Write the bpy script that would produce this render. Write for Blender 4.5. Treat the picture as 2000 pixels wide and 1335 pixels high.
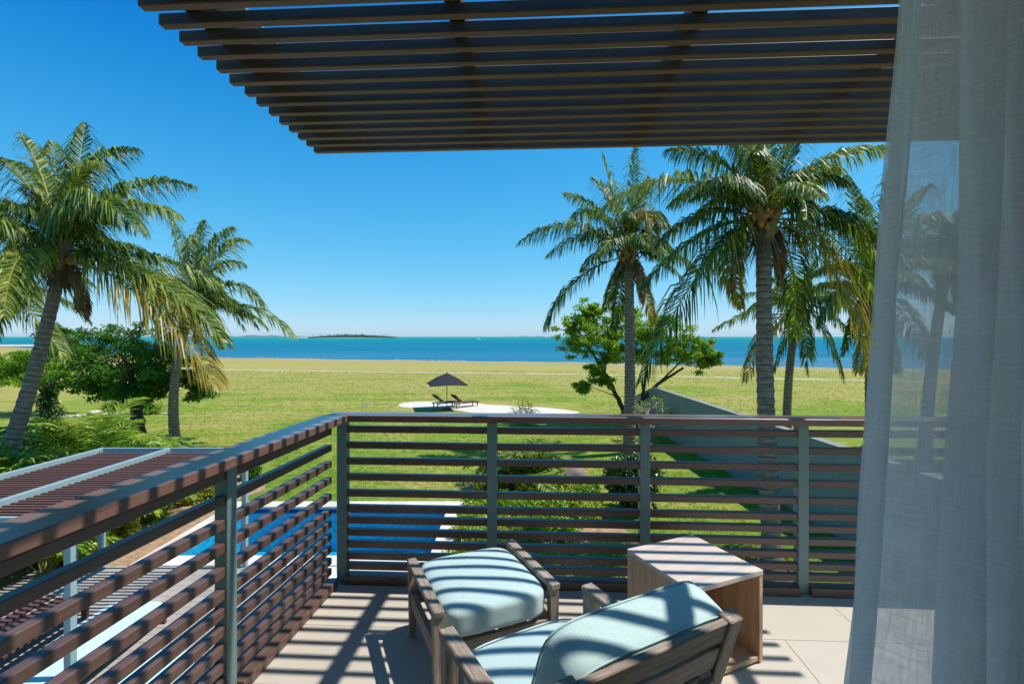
import bpy, bmesh, math, random
from mathutils import Vector, Matrix
R = math.radians
rnd = random.Random(7)
scene = bpy.context.scene
C = scene.collection
for o in list(bpy.data.objects): bpy.data.objects.remove(o)

# ------------------------------------------------------------------ camera, sky, sun, exposure
F = 940.0                      # focal length in pixels of a 2000 px wide frame
EYE = 1.6
cam_d = bpy.data.cameras.new('camera'); cam = bpy.data.objects.new('camera', cam_d); C.objects.link(cam)
cam.location = (0, 0, EYE); cam.rotation_euler = (R(90), 0, 0)
cam_d.sensor_width = 36; cam_d.lens = 36*F/2000; cam_d.shift_y = -10.5/2000
cam_d.clip_start = 0.05; cam_d.clip_end = 60000
scene.camera = cam
SUN = Vector((0.553, 0.026, 1.0)).normalized()       # towards the sun
world = bpy.data.worlds.new('World'); scene.world = world; world.use_nodes = True
wt = world.node_tree; wt.nodes.clear()
wo = wt.nodes.new('ShaderNodeOutputWorld'); bg = wt.nodes.new('ShaderNodeBackground')
sky = wt.nodes.new('ShaderNodeTexSky'); sky.sky_type = 'NISHITA'; sky.sun_disc = False
sky.sun_elevation = math.asin(SUN.z); sky.sun_rotation = math.atan2(SUN.x, SUN.y)
sky.altitude = 0; sky.air_density = 1.0; sky.dust_density = 0.0; sky.ozone_density = 1.0
# camera-style contrast of the sky's three channels, the same in every direction
SK = 0.14*1.189
sc1 = wt.nodes.new('ShaderNodeVectorMath'); sc1.operation = 'SCALE'; sc1.inputs['Scale'].default_value = SK
sp_ = wt.nodes.new('ShaderNodeSeparateXYZ'); cb_ = wt.nodes.new('ShaderNodeCombineXYZ')
wt.links.new(sky.outputs[0], sc1.inputs[0]); wt.links.new(sc1.outputs[0], sp_.inputs[0])
for k_, (off, gain, gam) in enumerate(((.185, .42, 1.0), (.272, .71, .42), (.40, .98, .25))):
    sb_ = wt.nodes.new('ShaderNodeMath'); sb_.operation = 'SUBTRACT'; sb_.inputs[1].default_value = off
    mx_ = wt.nodes.new('ShaderNodeMath'); mx_.operation = 'MAXIMUM'; mx_.inputs[1].default_value = (.004, .05, .12)[k_]
    pw_ = wt.nodes.new('ShaderNodeMath'); pw_.operation = 'POWER'; pw_.inputs[1].default_value = gam
    mu_ = wt.nodes.new('ShaderNodeMath'); mu_.operation = 'MULTIPLY'; mu_.inputs[1].default_value = gain/SK
    wt.links.new(sp_.outputs[k_], sb_.inputs[0]); wt.links.new(sb_.outputs[0], mx_.inputs[0]); wt.links.new(mx_.outputs[0], pw_.inputs[0]); wt.links.new(pw_.outputs[0], mu_.inputs[0]); wt.links.new(mu_.outputs[0], cb_.inputs[k_])
wt.links.new(cb_.outputs[0], bg.inputs['Color'])
bg.inputs['Strength'].default_value = 0.14
wt.links.new(bg.outputs[0], wo.inputs['Surface'])
sl = bpy.data.lights.new('sun', 'SUN'); sl.energy = 4.2; sl.angle = R(0.53); sl.color = (1.0, 0.955, 0.88)
so = bpy.data.objects.new('sun', sl); C.objects.link(so)
so.rotation_euler = SUN.to_track_quat('Z', 'Y').to_euler()
vs = scene.view_settings
vs.view_transform = 'Standard'; vs.look = 'None'; vs.gamma = 1; vs.use_curve_mapping = False; vs.exposure = 0.36
scene.cycles.transparent_max_bounces = 24

GZ = -3.4                      # garden level below the balcony floor
D0 = EYE - GZ
def P(px, py, y): return Vector(((px-1000)/F*y, y, EYE-(py-657)/F*y))
def G(px, py, h=0.0):
    y = (D0-h)*F/(py-657); return Vector(((px-1000)/F*y, y, GZ+h))

# ------------------------------------------------------------------ materials
def new_mat(name):
    m = bpy.data.materials.new(name); m.use_nodes = True
    nt = m.node_tree; nt.nodes.clear()
    out = nt.nodes.new('ShaderNodeOutputMaterial')
    b = nt.nodes.new('ShaderNodeBsdfPrincipled'); nt.links.new(b.outputs[0], out.inputs[0])
    return m, nt, b, out
def N(nt, t, **kw):
    n = nt.nodes.new(t)
    for k, v in kw.items(): setattr(n, k, v)
    return n
def ramp(nt, fac, stops):
    r = N(nt, 'ShaderNodeValToRGB'); e = r.color_ramp.elements
    while len(e) > 1: e.remove(e[-1])
    e[0].position = stops[0][0]; e[0].color = (*stops[0][1], 1)
    for p, c in stops[1:]:
        q = e.new(p); q.color = (*c, 1)
    nt.links.new(fac, r.inputs[0]); return r
def coords(nt, scale, kind='Object'):
    tc = N(nt, 'ShaderNodeTexCoord'); mp = N(nt, 'ShaderNodeMapping')
    mp.inputs['Scale'].default_value = scale
    nt.links.new(tc.outputs[kind], mp.inputs[0]); return mp.outputs[0]
def noise(nt, vec, scale, detail=4, rough=.55):
    n = N(nt, 'ShaderNodeTexNoise'); n.inputs['Scale'].default_value = scale
    n.inputs['Detail'].default_value = detail; n.inputs['Roughness'].default_value = rough
    nt.links.new(vec, n.inputs['Vector']); return n.outputs['Fac']
def bump(nt, b, h, strength, dist):
    bm_ = N(nt, 'ShaderNodeBump'); bm_.inputs['Strength'].default_value = strength; bm_.inputs['Distance'].default_value = dist
    nt.links.new(h, bm_.inputs['Height']); nt.links.new(bm_.outputs[0], b.inputs['Normal']); return bm_
def mixc(nt, fac, a, b_, mode='MIX'):
    m = N(nt, 'ShaderNodeMix', data_type='RGBA', blend_type=mode)
    for s, v in ((0, fac), (6, a), (7, b_)):
        if hasattr(v, 'default_value') or hasattr(v, 'is_output'): nt.links.new(v, m.inputs[s])
        else: m.inputs[s].default_value = v if s == 0 else (*v, 1)
    return m.outputs[2]

def wood_mat(name, dark, mid, light, rough, grain=1.0, spec=.3, bumpd=.0015, perobj=.12):
    m, nt, b, _ = new_mat(name)
    v = coords(nt, (1.6*grain, 22*grain, 22*grain))
    oi = N(nt, 'ShaderNodeObjectInfo'); ad = N(nt, 'ShaderNodeVectorMath', operation='ADD')
    sc = N(nt, 'ShaderNodeVectorMath', operation='SCALE'); sc.inputs['Scale'].default_value = 37
    cx = N(nt, 'ShaderNodeCombineXYZ'); nt.links.new(oi.outputs['Random'], cx.inputs[0]); nt.links.new(oi.outputs['Random'], cx.inputs[1])
    nt.links.new(cx.outputs[0], sc.inputs[0]); nt.links.new(v, ad.inputs[0]); nt.links.new(sc.outputs[0], ad.inputs[1])
    n1 = noise(nt, ad.outputs[0], 2.2, 8, .65)
    n2 = noise(nt, coords(nt, (1, 1, 1)), 3.0, 3)
    r = ramp(nt, n1, [(.3, dark), (.5, mid), (.72, light)])
    c = mixc(nt, .35, r.outputs[0], mixc(nt, n2, dark, light))
    hv = N(nt, 'ShaderNodeHueSaturation')
    mr = N(nt, 'ShaderNodeMapRange'); mr.inputs['To Min'].default_value = 1-perobj; mr.inputs['To Max'].default_value = 1+perobj
    nt.links.new(oi.outputs['Random'], mr.inputs[0]); nt.links.new(mr.outputs[0], hv.inputs['Value']); nt.links.new(c, hv.inputs['Color'])
    nt.links.new(hv.outputs[0], b.inputs['Base Color'])
    b.inputs['Roughness'].default_value = rough; b.inputs['Specular IOR Level'].default_value = spec
    bump(nt, b, n1, .6, bumpd); return m
def plain_mat(name, col, rough=.5, var=.12, scale=6, spec=.5, metal=0, bd=.0006, bs=120):
    m, nt, b, _ = new_mat(name)
    v = coords(nt, (1, 1, 1)); n = noise(nt, v, scale, 5)
    c = mixc(nt, n, tuple(max(0, x*(1-var*1.6)) for x in col), tuple(min(1, x*(1+var)) for x in col))
    nt.links.new(c, b.inputs['Base Color']); b.inputs['Roughness'].default_value = rough
    b.inputs['Specular IOR Level'].default_value = spec; b.inputs['Metallic'].default_value = metal
    bump(nt, b, noise(nt, v, bs, 3), .5, bd); return m
def leaf_mat(name, stops, trans=.35, rough=.4, spec=.4, patch=None):
    m = bpy.data.materials.new(name); m.use_nodes = True; nt = m.node_tree; nt.nodes.clear()
    out = N(nt, 'ShaderNodeOutputMaterial'); b = N(nt, 'ShaderNodeBsdfPrincipled'); tr = N(nt, 'ShaderNodeBsdfTranslucent'); mx = N(nt, 'ShaderNodeMixShader')
    g = N(nt, 'ShaderNodeNewGeometry')
    fac = g.outputs['Random Per Island']
    n = noise(nt, coords(nt, (1, 1, 1)), 1.3, 3)
    ma = N(nt, 'ShaderNodeMath', operation='MULTIPLY_ADD'); ma.inputs[1].default_value = .55; nt.links.new(fac, ma.inputs[0])
    mb = N(nt, 'ShaderNodeMath', operation='MULTIPLY_ADD'); mb.inputs[1].default_value = .9; mb.inputs[2].default_value = -.22
    nt.links.new(n, mb.inputs[0]); nt.links.new(mb.outputs[0], ma.inputs[2])
    r = ramp(nt, ma.outputs[0], stops)
    nt.links.new(r.outputs[0], b.inputs['Base Color'])
    hv = N(nt, 'ShaderNodeHueSaturation'); hv.inputs['Value'].default_value = 1.5; hv.inputs['Hue'].default_value = .495
    nt.links.new(r.outputs[0], hv.inputs['Color']); nt.links.new(hv.outputs[0], tr.inputs['Color'])
    b.inputs['Roughness'].default_value = rough; b.inputs['Specular IOR Level'].default_value = spec
    mx.inputs[0].default_value = trans
    nt.links.new(b.outputs[0], mx.inputs[1]); nt.links.new(tr.outputs[0], mx.inputs[2]); nt.links.new(mx.outputs[0], out.inputs[0])
    return m

M = {}
M['comp'] = wood_mat('brown_composite', (.078, .043, .033), (.115, .065, .050), (.155, .092, .072), .36, 1.4, .7, .0008, .12)
M['cap'] = wood_mat('brown_handrail', (.15, .078, .058), (.20, .105, .080), (.26, .145, .11), .22, 1.6, .8, .0006, .05)
M['comp_dark'] = wood_mat('brown_composite_pergola', (.085, .044, .026), (.13, .072, .044), (.18, .108, .068), .5, 1.2, .35, .0006, .10)
M['deckslat'] = wood_mat('brown_composite_lower', (.08, .035, .026), (.13, .058, .045), (.17, .08, .062), .55, 1.2, .4, .0006, .12)
M['teak'] = wood_mat('weathered_teak', (.10, .070, .048), (.30, .235, .18), (.58, .50, .42), .72, 2.6, .25, .004, .12)
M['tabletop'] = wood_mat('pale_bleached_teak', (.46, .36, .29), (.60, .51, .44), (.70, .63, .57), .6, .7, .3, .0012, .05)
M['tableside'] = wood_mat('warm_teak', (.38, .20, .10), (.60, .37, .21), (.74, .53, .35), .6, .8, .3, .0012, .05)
M['post'] = plain_mat('grey_green_painted_steel', (.16, .245, .235), .42, .08, 3, .5)
M['mint'] = plain_mat('pale_mint_painted_steel', (.27, .375, .39), .45, .06, 3, .5)
M['grout'] = plain_mat('grout', (.30, .27, .24), .9)
M['white_wall'] = plain_mat('white_wall', (.84, .83, .80), .85, .05, 4)
M['render_grey'] = plain_mat('grey_green_render', (.27, .29, .255), .88, .16, .8, .2, 0, .004, 30)
M['dirt'] = plain_mat('mulch', (.42, .27, .16), .95, .5, 9, .2, 0, .03, 40)
M['sand'] = plain_mat('pale_sand', (.66, .60, .50), .95, .12, 3, .1, 0, .01, 25)
M['path'] = plain_mat('bare_path', (.55, .47, .32), .95, .25, .9, .1, 0, .01, 25)
M['stone'] = plain_mat('rough_boulder', (.30, .23, .20), .9, .4, 5, .2, 0, .02, 14)
M['edging'] = plain_mat('pale_edging_stone', (.60, .52, .44), .9, .25, 5, .2, 0, .02, 14)
M['black'] = plain_mat('dark_metal', (.02, .02, .022), .5)
M['canvas'] = plain_mat('charcoal_canvas', (.028, .03, .038), .8, .2, 4, .2)
M['whitegel'] = plain_mat('white_hull', (.8, .8, .8), .3)
M['bark_dark'] = plain_mat('brown_bark', (.10, .068, .048), .9, .45, 7, .2, 0, .03, 22)
M['twig'] = plain_mat('pale_twig', (.42, .38, .32), .8, .2, 9, .2)
M['husk'] = plain_mat('coconut_husk', (.50, .22, .05), .5, .4, 6)
M['sheath'] = wood_mat('dry_leaf_sheath', (.06, .035, .02), (.17, .10, .06), (.34, .24, .16), .85, 1.5, .2, .004, .3)
M['rock_grey'] = plain_mat('shore_rock', (.40, .36, .33), .9, .3, 3)

def tile_mat():
    m, nt, b, _ = new_mat('porcelain_floor_tile')
    v = coords(nt, (1, 1, 1)); oi = N(nt, 'ShaderNodeObjectInfo')
    n = noise(nt, v, 5, 6, .6); n2 = noise(nt, v, 240, 2)
    c = mixc(nt, n, (.47, .42, .345), (.56, .51, .43))
    c = mixc(nt, .12, c, mixc(nt, n2, (.36, .31, .27), (.66, .60, .55)))
    hv = N(nt, 'ShaderNodeHueSaturation'); mr = N(nt, 'ShaderNodeMapRange'); mr.inputs['To Min'].default_value = .96; mr.inputs['To Max'].default_value = 1.03
    nt.links.new(oi.outputs['Random'], mr.inputs[0]); nt.links.new(mr.outputs[0], hv.inputs['Value']); nt.links.new(c, hv.inputs['Color'])
    nt.links.new(hv.outputs[0], b.inputs['Base Color']); b.inputs['Roughness'].default_value = .55
    bump(nt, b, n2, .3, .0006); return m
M['tile'] = tile_mat()
def fabric_mat():
    m, nt, b, _ = new_mat('aqua_outdoor_fabric')
    v = coords(nt, (1, 1, 1)); n = noise(nt, v, 4, 4)
    wv = N(nt, 'ShaderNodeTexWave', wave_type='BANDS'); wv.inputs['Scale'].default_value = 260; nt.links.new(v, wv.inputs['Vector'])
    wv2 = N(nt, 'ShaderNodeTexWave', wave_type='BANDS', bands_direction='Y'); wv2.inputs['Scale'].default_value = 260; nt.links.new(v, wv2.inputs['Vector'])
    c = mixc(nt, n, (.46, .63, .615), (.54, .70, .68)); nt.links.new(c, b.inputs['Base Color'])
    b.inputs['Roughness'].default_value = .85; b.inputs['Specular IOR Level'].default_value = .2
    b.inputs['Sheen Weight'].default_value = .2
    ad = N(nt, 'ShaderNodeMath', operation='ADD'); nt.links.new(wv.outputs['Fac'], ad.inputs[0]); nt.links.new(wv2.outputs['Fac'], ad.inputs[1])
    n3 = noise(nt, v, 7, 3); a2 = N(nt, 'ShaderNodeMath', operation='MULTIPLY_ADD'); a2.inputs[1].default_value = 14
    nt.links.new(n3, a2.inputs[0]); nt.links.new(ad.outputs[0], a2.inputs[2])
    bump(nt, b, a2.outputs[0], .5, .0008); return m
M['aqua'] = fabric_mat()
def lawn_mat():
    m, nt, b, _ = new_mat('lawn_grass')
    v = coords(nt, (1, 1, 1)); vs_ = coords(nt, (.16, 1.0, 1))
    sep = N(nt, 'ShaderNodeSeparateXYZ'); nt.links.new(v, sep.inputs[0])
    n1 = noise(nt, vs_, .45, 7, .62); n2 = noise(nt, v, 3.2, 9, .85); n3 = noise(nt, v, .11, 4); n4 = noise(nt, coords(nt, (.35, 1.0, 1)), 1.6, 7, .75)
    # dry patches grow with distance from the house
    mr = N(nt, 'ShaderNodeMapRange'); mr.inputs['From Min'].default_value = 12; mr.inputs['From Max'].default_value = 75
    mr.inputs['To Min'].default_value = -.87; mr.inputs['To Max'].default_value = -.42
    nt.links.new(sep.outputs['Y'], mr.inputs[0])
    ad = N(nt, 'ShaderNodeMath', operation='ADD'); nt.links.new(n1, ad.inputs[0]); nt.links.new(mr.outputs[0], ad.inputs[1])
    a2 = N(nt, 'ShaderNodeMath', operation='MULTIPLY_ADD'); a2.inputs[1].default_value = 1.1; nt.links.new(n4, a2.inputs[0]); nt.links.new(ad.outputs[0], a2.inputs[2])
    a3 = N(nt, 'ShaderNodeMath', operation='MULTIPLY_ADD'); a3.inputs[1].default_value = .9; nt.links.new(n3, a3.inputs[0]); nt.links.new(a2.outputs[0], a3.inputs[2])
    n2 = ramp(nt, n2, [(.38, (0, 0, 0)), (.64, (1, 1, 1))]).outputs[0]
    r = ramp(nt, a3.outputs[0], [(.42, (.08, .18, .010)), (.58, (.145, .25, .018)), (.70, (.22, .275, .03)), (.80, (.34, .31, .07)), (.92, (.43, .33, .11))])
    c = mixc(nt, n2, mixc(nt, .38, r.outputs[0], (.04, .10, .006), 'MIX'), mixc(nt, .26, r.outputs[0], (.55, .58, .10)))
    nt.links.new(c, b.inputs['Base Color']); b.inputs['Roughness'].default_value = .9; b.inputs['Specular IOR Level'].default_value = .15
    bump(nt, b, noise(nt, v, 14, 6, .8), .9, .05); return m
M['lawn'] = lawn_mat()
def dry_mat():
    m, nt, b, _ = new_mat('dry_shore_grass')
    v = coords(nt, (.12, 1, 1)); n1 = noise(nt, v, .5, 7, .65)
    r = ramp(nt, n1, [(.35, (.20, .24, .05)), (.5, (.34, .29, .12)), (.62, (.42, .26, .13)), (.75, (.46, .36, .2))])
    nt.links.new(r.outputs[0], b.inputs['Base Color']); b.inputs['Roughness'].default_value = .95; return m
M['dry'] = dry_mat()
def sea_mat():
    m, nt, b, _ = new_mat('sea_water')
    v = coords(nt, (1, 1, 1)); sep = N(nt, 'ShaderNodeSeparateXYZ'); nt.links.new(v, sep.inputs[0])
    lg = N(nt, 'ShaderNodeMath', operation='LOGARITHM'); lg.inputs[1].default_value = 10; nt.links.new(sep.outputs['Y'], lg.inputs[0])
    vs_ = coords(nt, (.006, .03, 1)); n1 = noise(nt, vs_, 1.0, 6, .6)
    mr = N(nt, 'ShaderNodeMapRange'); mr.inputs['From Min'].default_value = 1.9; mr.inputs['From Max'].default_value = 3.6; nt.links.new(lg.outputs[0], mr.inputs[0])
    a = N(nt, 'ShaderNodeMath', operation='MULTIPLY_ADD'); a.inputs[1].default_value = .5; a.inputs[2].default_value = -.25; nt.links.new(n1, a.inputs[0]); a.inputs[1].default_value = .9; a.inputs[2].default_value = -.45
    ad = N(nt, 'ShaderNodeMath', operation='ADD'); nt.links.new(mr.outputs[0], ad.inputs[0]); nt.links.new(a.outputs[0], ad.inputs[1])
    r = ramp(nt, ad.outputs[0], [(0, (.07, .20, .28)), (.18, (.025, .175, .27)), (.38, (.003, .155, .24)), (.6, (.0, .19, .235)), (.85, (.0, .235, .22)), (1, (.0, .24, .22))])
    df = N(nt, 'ShaderNodeBsdfDiffuse'); gl_ = N(nt, 'ShaderNodeBsdfGlossy'); ms_ = N(nt, 'ShaderNodeMixShader'); ms_.inputs[0].default_value = .07
    nt.links.new(r.outputs[0], df.inputs['Color']); gl_.inputs['Roughness'].default_value = .25
    bp = N(nt, 'ShaderNodeBump'); bp.inputs['Strength'].default_value = .6; bp.inputs['Distance'].default_value = .3
    nt.links.new(noise(nt, coords(nt, (.35, 1, 1)), .5, 6, .7), bp.inputs['Height']); nt.links.new(bp.outputs[0], gl_.inputs['Normal']); nt.links.new(bp.outputs[0], df.inputs['Normal'])
    nt.links.new(df.outputs[0], ms_.inputs[1]); nt.links.new(gl_.outputs[0], ms_.inputs[2]); nt.links.new(ms_.outputs[0], _.inputs[0])
    nt.nodes.remove(b); return m
M['sea'] = sea_mat()
def paver_mat(name, col):
    m, nt, b, _ = new_mat(name)
    v = coords(nt, (1, 1, 1)); n = noise(nt, v, 12, 6, .7); oi = N(nt, 'ShaderNodeObjectInfo')
    c = mixc(nt, n, tuple(x*.82 for x in col), tuple(x*1.12 for x in col))
    hv = N(nt, 'ShaderNodeHueSaturation'); mr = N(nt, 'ShaderNodeMapRange'); mr.inputs['To Min'].default_value = .86; mr.inputs['To Max'].default_value = 1.1
    nt.links.new(oi.outputs['Random'], mr.inputs[0]); nt.links.new(mr.outputs[0], hv.inputs['Value']); nt.links.new(c, hv.inputs['Color'])
    nt.links.new(hv.outputs[0], b.inputs['Base Color']); b.inputs['Roughness'].default_value = .85
    bump(nt, b, noise(nt, v, 60, 3), .5, .002); return m
M['paver'] = paver_mat('grey_paver', (.38, .33, .29)); M['coping'] = paver_mat('cream_coping', (.66, .60, .52)); M['deck'] = paver_mat('cream_deck_slab', (.62, .57, .50))
def mosaic_mat(name, a, b2, scale=30):
    m, nt, b, _ = new_mat(name)
    v = coords(nt, (1, 1, 1)); vo = N(nt, 'ShaderNodeTexVoronoi', feature='F1', distance='CHEBYCHEV'); vo.inputs['Scale'].default_value = scale
    vo.inputs['Randomness'].default_value = 0.0; nt.links.new(v, vo.inputs['Vector'])
    wn = N(nt, 'ShaderNodeTexWhiteNoise'); nt.links.new(vo.outputs['Position'], wn.inputs['Vector'])
    nt.links.new(mixc(nt, wn.outputs['Value'], a, b2), b.inputs['Base Color']); b.inputs['Roughness'].default_value = .4; return m
M['pooltile'] = mosaic_mat('blue_pool_mosaic', (.01, .30, .48), (.06, .54, .68), 14)
M['pooledge'] = mosaic_mat('navy_pool_mosaic', (.006, .02, .11), (.02, .06, .28), 18)
def water_mat():
    m = bpy.data.materials.new('pool_water'); m.use_nodes = True; nt = m.node_tree; nt.nodes.clear()
    out = N(nt, 'ShaderNodeOutputMaterial'); t = N(nt, 'ShaderNodeBsdfTransparent'); g = N(nt, 'ShaderNodeBsdfGlossy'); mx = N(nt, 'ShaderNodeMixShader'); fr = N(nt, 'ShaderNodeFresnel')
    t.inputs['Color'].default_value = (.50, .86, .97, 1); g.inputs['Roughness'].default_value = .03; fr.inputs['IOR'].default_value = 1.33
    bp = N(nt, 'ShaderNodeBump'); bp.inputs['Strength'].default_value = .5; bp.inputs['Distance'].default_value = .02
    nt.links.new(noise(nt, coords(nt, (1, 1, 1)), 5, 4), bp.inputs['Height']); nt.links.new(bp.outputs[0], g.inputs['Normal']); nt.links.new(bp.outputs[0], fr.inputs['Normal'])
    nt.links.new(fr.outputs[0], mx.inputs[0]); nt.links.new(t.outputs[0], mx.inputs[1]); nt.links.new(g.outputs[0], mx.inputs[2]); nt.links.new(mx.outputs[0], out.inputs[0]); return m
M['poolwater'] = water_mat()
def trunk_mat(name, dark, light):
    m, nt, b, _ = new_mat(name)
    tc = N(nt, 'ShaderNodeUVMap'); mp = N(nt, 'ShaderNodeMapping'); nt.links.new(tc.outputs[0], mp.inputs[0]); mp.inputs['Scale'].default_value = (1.3, 9, 1)
    n = noise(nt, mp.outputs[0], 2.0, 6, .7); n2 = noise(nt, coords(nt, (1, 1, 1)), 9, 5, .7); n3 = noise(nt, coords(nt, (1, 1, .3)), 1.3, 3)
    c = mixc(nt, n2, dark, light)
    r = ramp(nt, n, [(.42, dark), (.55, light), (.7, tuple(min(1, x*1.35) for x in light))])
    wv = N(nt, 'ShaderNodeTexWave', wave_type='BANDS', bands_direction='Y'); wv.inputs['Scale'].default_value = 2.3; wv.inputs['Distortion'].default_value = 1.1; wv.inputs['Detail'].default_value = 3; wv.inputs['Detail Scale'].default_value = 2
    nt.links.new(tc.outputs[0], wv.inputs['Vector'])
    c = mixc(nt, .5, c, r.outputs[0]); c = mixc(nt, ramp(nt, wv.outputs['Fac'], [(.05, (.5, .5, .5)), (.35, (0, 0, 0))]).outputs[0], c, tuple(x*.5 for x in dark)); c = mixc(nt, n3, c, mixc(nt, .5, c, dark))
    nt.links.new(c, b.inputs['Base Color']); b.inputs['Roughness'].default_value = .9; b.inputs['Specular IOR Level'].default_value = .15
    bump(nt, b, n, .8, .02); return m
M['palmtrunk'] = trunk_mat('palm_trunk_bark', (.11, .078, .058), (.44, .335, .265))
def curtain_mat():
    m = bpy.data.materials.new('sheer_white_voile'); m.use_nodes = True; nt = m.node_tree; nt.nodes.clear()
    out = N(nt, 'ShaderNodeOutputMaterial'); t = N(nt, 'ShaderNodeBsdfTransparent'); d = N(nt, 'ShaderNodeBsdfDiffuse'); tl = N(nt, 'ShaderNodeBsdfTranslucent'); a = N(nt, 'ShaderNodeMixShader'); mx = N(nt, 'ShaderNodeMixShader')
    d.inputs['Color'].default_value = (.97, .95, .93, 1); tl.inputs['Color'].default_value = (1, .98, .96, 1)
    t.inputs['Color'].default_value = (.92, .94, .96, 1)
    a.inputs[0].default_value = .6
    uv = N(nt, 'ShaderNodeUVMap')
    m1 = N(nt, 'ShaderNodeMapping'); m1.inputs['Scale'].default_value = (260, 12, 1); m2 = N(nt, 'ShaderNodeMapping'); m2.inputs['Scale'].default_value = (12, 260, 1)
    nt.links.new(uv.outputs[0], m1.inputs[0]); nt.links.new(uv.outputs[0], m2.inputs[0])
    n1 = noise(nt, m1.outputs[0], 1, 4, .7); n2 = noise(nt, m2.outputs[0], 1, 4, .7)
    s = N(nt, 'ShaderNodeMath', operation='ADD'); nt.links.new(n1, s.inputs[0]); nt.links.new(n2, s.inputs[1])
    mr = N(nt, 'ShaderNodeMapRange'); mr.inputs['From Min'].default_value = .7; mr.inputs['From Max'].default_value = 1.3
    mr.inputs['To Min'].default_value = .60; mr.inputs['To Max'].default_value = .93; nt.links.new(s.outputs[0], mr.inputs[0])
    nt.links.new(d.outputs[0], a.inputs[1]); nt.links.new(tl.outputs[0], a.inputs[2])
    nt.links.new(mr.outputs[0], mx.inputs[0]); nt.links.new(t.outputs[0], mx.inputs[1]); nt.links.new(a.outputs[0], mx.inputs[2]); nt.links.new(mx.outputs[0], out.inputs[0]); return m
M['curtain'] = curtain_mat()
M['palm'] = leaf_mat('palm_leaflet', [(.15, (.014, .040, .005)), (.42, (.042, .10, .008)), (.66, (.15, .23, .014)), (.88, (.40, .41, .06))], .3, .45, .4)
M['palm_old'] = leaf_mat('palm_leaflet_yellow', [(.0, (.10, .12, .015)), (.4, (.24, .21, .025)), (.75, (.40, .28, .035)), (1, (.42, .24, .06))], .35, .4, .4)
M['palm_light'] = leaf_mat('palm_leaflet_light', [(.15, (.035, .08, .006)), (.5, (.15, .22, .014)), (.9, (.40, .40, .07))], .36, .42, .4)
M['dead'] = leaf_mat('dry_brown_leaflet', [(.1, (.09, .05, .025)), (.5, (.22, .13, .07)), (.9, (.38, .27, .16))], .2, .8, .1)
M['rachis'] = plain_mat('palm_leaf_stalk', (.30, .27, .07), .5, .3, 4)
M['areca'] = leaf_mat('areca_leaflet', [(.1, (.06, .14, .010)), (.45, (.20, .33, .02)), (.75, (.40, .48, .045)), (1, (.55, .52, .10))], .45, .35, .5)
M['broad'] = leaf_mat('broad_leaf', [(.0, (.025, .085, .010)), (.5, (.07, .19, .016)), (.85, (.14, .30, .024)), (1, (.22, .36, .035))], .45, .45, .4)
M['broad_light'] = leaf_mat('light_broad_leaf', [(.0, (.07, .17, .012)), (.5, (.20, .35, .022)), (.85, (.33, .46, .035)), (1, (.48, .50, .055))], .5, .45, .4)
M['dark_leaf'] = leaf_mat('glossy_dark_leaf', [(.0, (.012, .045, .010)), (.6, (.03, .085, .012)), (1, (.06, .14, .02))], .2, .3, .5)
M['croton'] = leaf_mat('croton_leaf', [(.0, (.08, .19, .010)), (.35, (.20, .36, .02)), (.62, (.42, .52, .045)), (.8, (.52, .46, .05)), (.93, (.48, .24, .08)), (1, (.35, .08, .03))], .35, .35, .5)
M['yellowleaf'] = leaf_mat('yellow_green_leaf', [(.0, (.10, .17, .012)), (.5, (.26, .28, .025)), (1, (.46, .40, .05))], .35, .4, .4)
M['redleaf'] = leaf_mat('orange_red_leaf', [(.0, (.30, .06, .02)), (.5, (.52, .16, .05)), (1, (.60, .34, .10))], .3, .4, .4)
M['grassblade'] = leaf_mat('grass_blade', [(.0, (.12, .22, .015)), (.5, (.22, .34, .03)), (.85, (.36, .40, .07)), (1, (.48, .42, .14))], .5, .8, .05)
M['isl'] = leaf_mat('island_trees', [(.0, (.02, .05, .015)), (.6, (.04, .09, .03)), (1, (.08, .12, .04))], .0, .9, .1)

# ------------------------------------------------------------------ object helpers
def mesh_obj(name, verts, faces, mat, parent=None, smooth=False, mats=None, fmi=None, loc=None, rot=None):
    me = bpy.data.meshes.new(name); me.from_pydata([tuple(v) for v in verts], [], faces)
    for m_ in (mats or [mat]): me.materials.append(m_)
    if fmi: me.polygons.foreach_set('material_index', fmi)
    if smooth: me.polygons.foreach_set('use_smooth', [True]*len(me.polygons))
    me.update()
    return link(name, me, parent, loc, rot)
def link(name, me, parent=None, loc=None, rot=None):
    o = bpy.data.objects.new(name, me); C.objects.link(o)
    if parent: o.parent = parent
    if loc is not None: o.location = loc
    if rot is not None: o.rotation_euler = rot
    return o
def thing(name, label, cat, loc=(0, 0, 0), rz=0, group=None):
    o = bpy.data.objects.new(name, None); C.objects.link(o); o.empty_display_size = .2
    o.location = loc; o.rotation_euler = (0, 0, rz); tag(o, label, cat, group); return o
def tag(o, label=None, cat=None, group=None, kind=None):
    if label: o['label'] = label
    if cat: o['category'] = cat
    if group: o['group'] = group
    if kind: o['kind'] = kind
    return o
BOXF = [(0, 3, 2, 1), (4, 5, 6, 7), (0, 1, 5, 4), (1, 2, 6, 5), (2, 3, 7, 6), (3, 0, 4, 7)]
_cache = {}
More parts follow.
